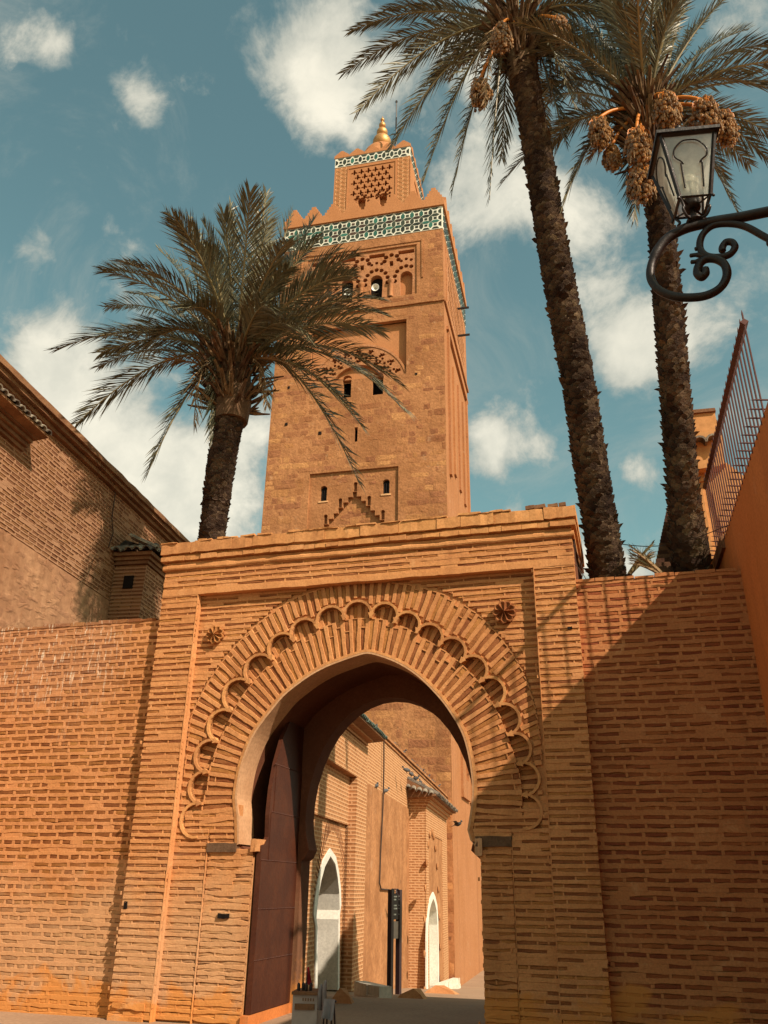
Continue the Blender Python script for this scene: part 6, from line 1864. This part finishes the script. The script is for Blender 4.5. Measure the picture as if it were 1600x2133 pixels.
# vendor's stand just inside the arch
vy = 10.45
def VP(px, py, Y=vy):
    return at(px, py, Y)
vb = VP(648, 2133); vb.z = ground_z(vy)
vs = thing('vendor_stand', 'small vendor stand of pale panels with red cushions inside the arch', 'stall', vb, R(10))
def vl(px, py, Y=vy):
    q = VP(px, py, Y)-vb; return (q.x, q.z)
xa_, za_ = vl(613, 2070); xb_, _ = vl(662, 2070)
m = MB(); m.box(xa_, xb_, -.02, .35, .0, za_); m.build('counter', 'cart_white', vs)
m = MB(); m.box(xa_+.03, xb_-.03, -.035, -.018, za_-.15, za_-.09); m.box(xa_-.01, xb_+.01, -.05, .36, za_, za_+.03); m.build('counter_rail', 'eave_dark', vs)
for k, x_ in enumerate((xa_+.07, xb_-.09)):
    m = MB(); m.ball((x_+.01, -.05, .045), (.065, .045, .085), 10, 8); m.build('cushion', 'flag_red', vs, True)
m = MB()
for k in range(4): m.lathe([(.018, 0), (.02, .06), (.012, .08), (.0, .085)], (xa_+.05+k*.045, .05+.05*(k % 2), za_+.03), 8)
m.build('small_bottles', 'iron', vs, True)
m = MB()
for k in range(5): m.box(xa_+.12+k*.03, xa_+.135+k*.03, -.0535, -.051, za_-.06, za_-.03)
m.build('lettering', 'eave_dark', vs)
fx_, fz_ = vl(636, 2058)
m = MB(); m.tube([(fx_, .1, za_), (fx_, .1, vl(636, 2018)[1])], .006, 5); fp = m.build('flag_pole', 'iron', vs)
zt_ = vl(636, 2016)[1]
m = MB(); m.add([(fx_, .1, zt_), (fx_+.02, .10, zt_), (fx_+.075, .08, zt_-.2), (fx_, .1, zt_-.17), (fx_+.04, .12, zt_-.11)], [(0, 1, 4), (1, 2, 4), (2, 3, 4), (3, 0, 4)]); m.build('red_flag', 'flag_red', fp)
# chair with hanging grey scarves beside the stand
cbp = VP(684, 2133, 10.4); cbp.z = ground_z(10.4)
ch = thing('draped_rack', 'grey scarves draped over a low dark rack beside the vendor stand', 'rack', cbp, R(-8))
def cl_(px, py): 
    q = VP(px, py, 10.4)-cbp; return (q.x, q.z)
z1_ = cl_(684, 2080)[1]
def drape(x0_, x1_, ztop_, zbot, y_, mat, name):
    m = MB(); nx, nz = 9, 8; vs_2 = []
    for j in range(nz+1):
        for i in range(nx+1):
            u = i/nx; v = j/nz
            vs_2.append((x0_+(x1_-x0_)*u*(1+.15*v), y_-.05*math.sin(u*9)*v-.06*v, ztop_+(zbot-ztop_)*v+.02*math.sin(u*7)*v))
    for j in range(nz):
        for i in range(nx): m.f.append((j*(nx+1)+i, j*(nx+1)+i+1, (j+1)*(nx+1)+i+1, (j+1)*(nx+1)+i))
    m.v = vs_2; return m.build(name, mat, ch, True)
drape(-.05, .09, z1_, z1_-.2, -.03, 'cloth_grey', 'scarf')
for (px, ph) in ((667, 2050), (677, 2041)):
    x_, zz = cl_(px, ph); m = MB(); m.tube([(x_, 0, z1_-.12), (x_-.004, 0, (z1_+zz)/2), (x_+.004, 0, zz-.03), (x_+.012, 0, zz)], [.026, .027, .022, .009], 8); m.build('rolled_cloth', 'cloth_grey', ch, True)
for x_ in (-.08, -.03, .04, .09):
    m = MB(); m.tube([(x_, .02, 0), (x_*.7, .0, z1_-.05)], .011, 6); m.build('rack_leg', 'sign_dark', ch)
m = MB(); m.tube([(-.09, 0, z1_-.08), (.09, 0, z1_-.02)], .012, 6); m.build('rack_bar', 'sign_dark', ch)
# pigeons
PIG = None
def pigeon(p, rz, label, fly=False, scale=1.0):
    global PIG
    if PIG is None:
        b = MB(); b.ball((0, 0, .13), (.065, .15, .07), 10, 7); b.v = [(x, y, z+.25*max(0, -y)) for x, y, z in b.v]
        h = MB(); h.ball((0, -.15, .235), (.035, .042, .038), 8, 6); h.tube([(0, -.19, .23), (0, -.215, .222)], [.012, .002], 5)
        tl = MB(); tl.add([(-.03, .11, .11), (.03, .11, .11), (.045, .27, .06), (-.045, .27, .06), (0, .12, .13), (0, .26, .075)], [(0, 1, 2, 3), (0, 3, 5, 4), (1, 4, 5, 2)])
        lg = MB(); lg.tube([(.02, 0, 0), (.02, 0, .08)], .006, 4); lg.tube([(-.02, 0, 0), (-.02, 0, .08)], .006, 4)
        PIG = (b.mesh('body', 'pigeon_grey', True), h.mesh('head', 'pigeon_grey', True), tl.mesh('tail', 'pigeon_grey'), lg.mesh('legs', 'rust_iron'))
    t = thing('pigeon', label, 'pigeon', p, rz, 'pigeons about the mosque wall')
    t.scale = (scale,)*3
    for n_, me_ in zip(('body', 'head', 'tail', 'legs'), PIG):
        if fly and n_ == 'legs': continue
        inst(n_, me_, t, (0, 0, 0))
    if fly:
        for s_ in (-1, 1):
            m = MB(); m.add([(s_*.04, -.07, .16), (s_*.04, .09, .15), (s_*.2, .08, .22), (s_*.36, .12, .20), (s_*.22, -.06, .24)], [(0, 1, 2, 4), (4, 2, 3)]); m.build('wing', 'pigeon_grey', t)
random.seed(17)
top_pg = [(749,1512),(818,1553),(831,1566),(838,1571),(855,1590),(866,1604),(874,1611),(880,1617),(886,1623),(890,1627),(898,1635),(911,1646)]
words = ['on the tile canopy over the near doorway', 'leftmost of the row on the wall top', 'second of the row on the wall top', 'third of the row on the wall top', 'alone mid-way along the wall top', 'first of the close flock on the wall top', 'second of the close flock on the wall top', 'third of the close flock on the wall top', 'fourth of the close flock on the wall top', 'fifth of the close flock on the wall top', 'after the flock, near the wall end', 'last one, nearest the minaret corner']
for k, (px, py) in enumerate(top_pg):
    x, z = FB.p(px, py, .1)
    zz = ztop+.08 if k else zc1+.55
    pigeon(FB.M @ Vector((x, .1 if k else -.35, zz)), random.uniform(0, 6.28), 'grey pigeon '+words[k], scale=.62+.3*(x/45))
for (px, py, w_) in ((786,1640,'on the brick ledge left of the wall cable'), (803,1648,'on the brick ledge right of the wall cable')):
    x, z = FB.p(px, py, -.04); pigeon(FB.M @ Vector((x, -.02, pz)), random.uniform(0, 6.28), 'grey pigeon '+w_, scale=.8)
for k in range(4):
    x, z = FB.p(868+k*9, 1668+k*8, -dP2); pigeon(FB.M @ Vector((x-.5, -dP2*.6, zc2+.70)), random.uniform(0, 6.28), 'grey pigeon on the tiled roof of the far portal, %s from the left' % ('first', 'second', 'third', 'fourth')[k], scale=.85)
q = at(954, 1725, 24.0); pigeon(q, R(70), 'grey pigeon in flight before the minaret corner', True, .75)
# wires: over the right wall, and hanging off the gate's corner
wr = MB()
pA = at(1290, 1133, 13.0); pM = at(1420, 1130, 12.2); pB = at(1600, 1058, 11.0)
pth = smooth_path([pA, at(1350, 1138, 12.7), pM, at(1510, 1097, 11.6), pB], 8); wr.tube(pth, .007, 4)
o = wr.build('overhead_wire', 'cable'); tag(o, 'thin wire strung from the leaning palm trunk to the orange house', 'wire')
hw_ = MB(); GXr = GX1+.06
def W(px, py): return at(px, py, 11.20)
for pts in ([(1188,1085),(1193,1120),(1205,1160),(1214,1190),(1210,1212)], [(1190,1090),(1196,1130),(1200,1170),(1212,1200)], [(1186,1130),(1192,1160),(1188,1195)], [(1196,1130),(1190,1165),(1207,1185),(1222,1208)]):
    hw_.tube(smooth_path([W(*q) for q in pts], 5), .005, 4)
o = hw_.build('loose_wires', 'cable'); tag(o, 'tangle of loose wires hanging at the right end of the gateway cornice', 'wire')
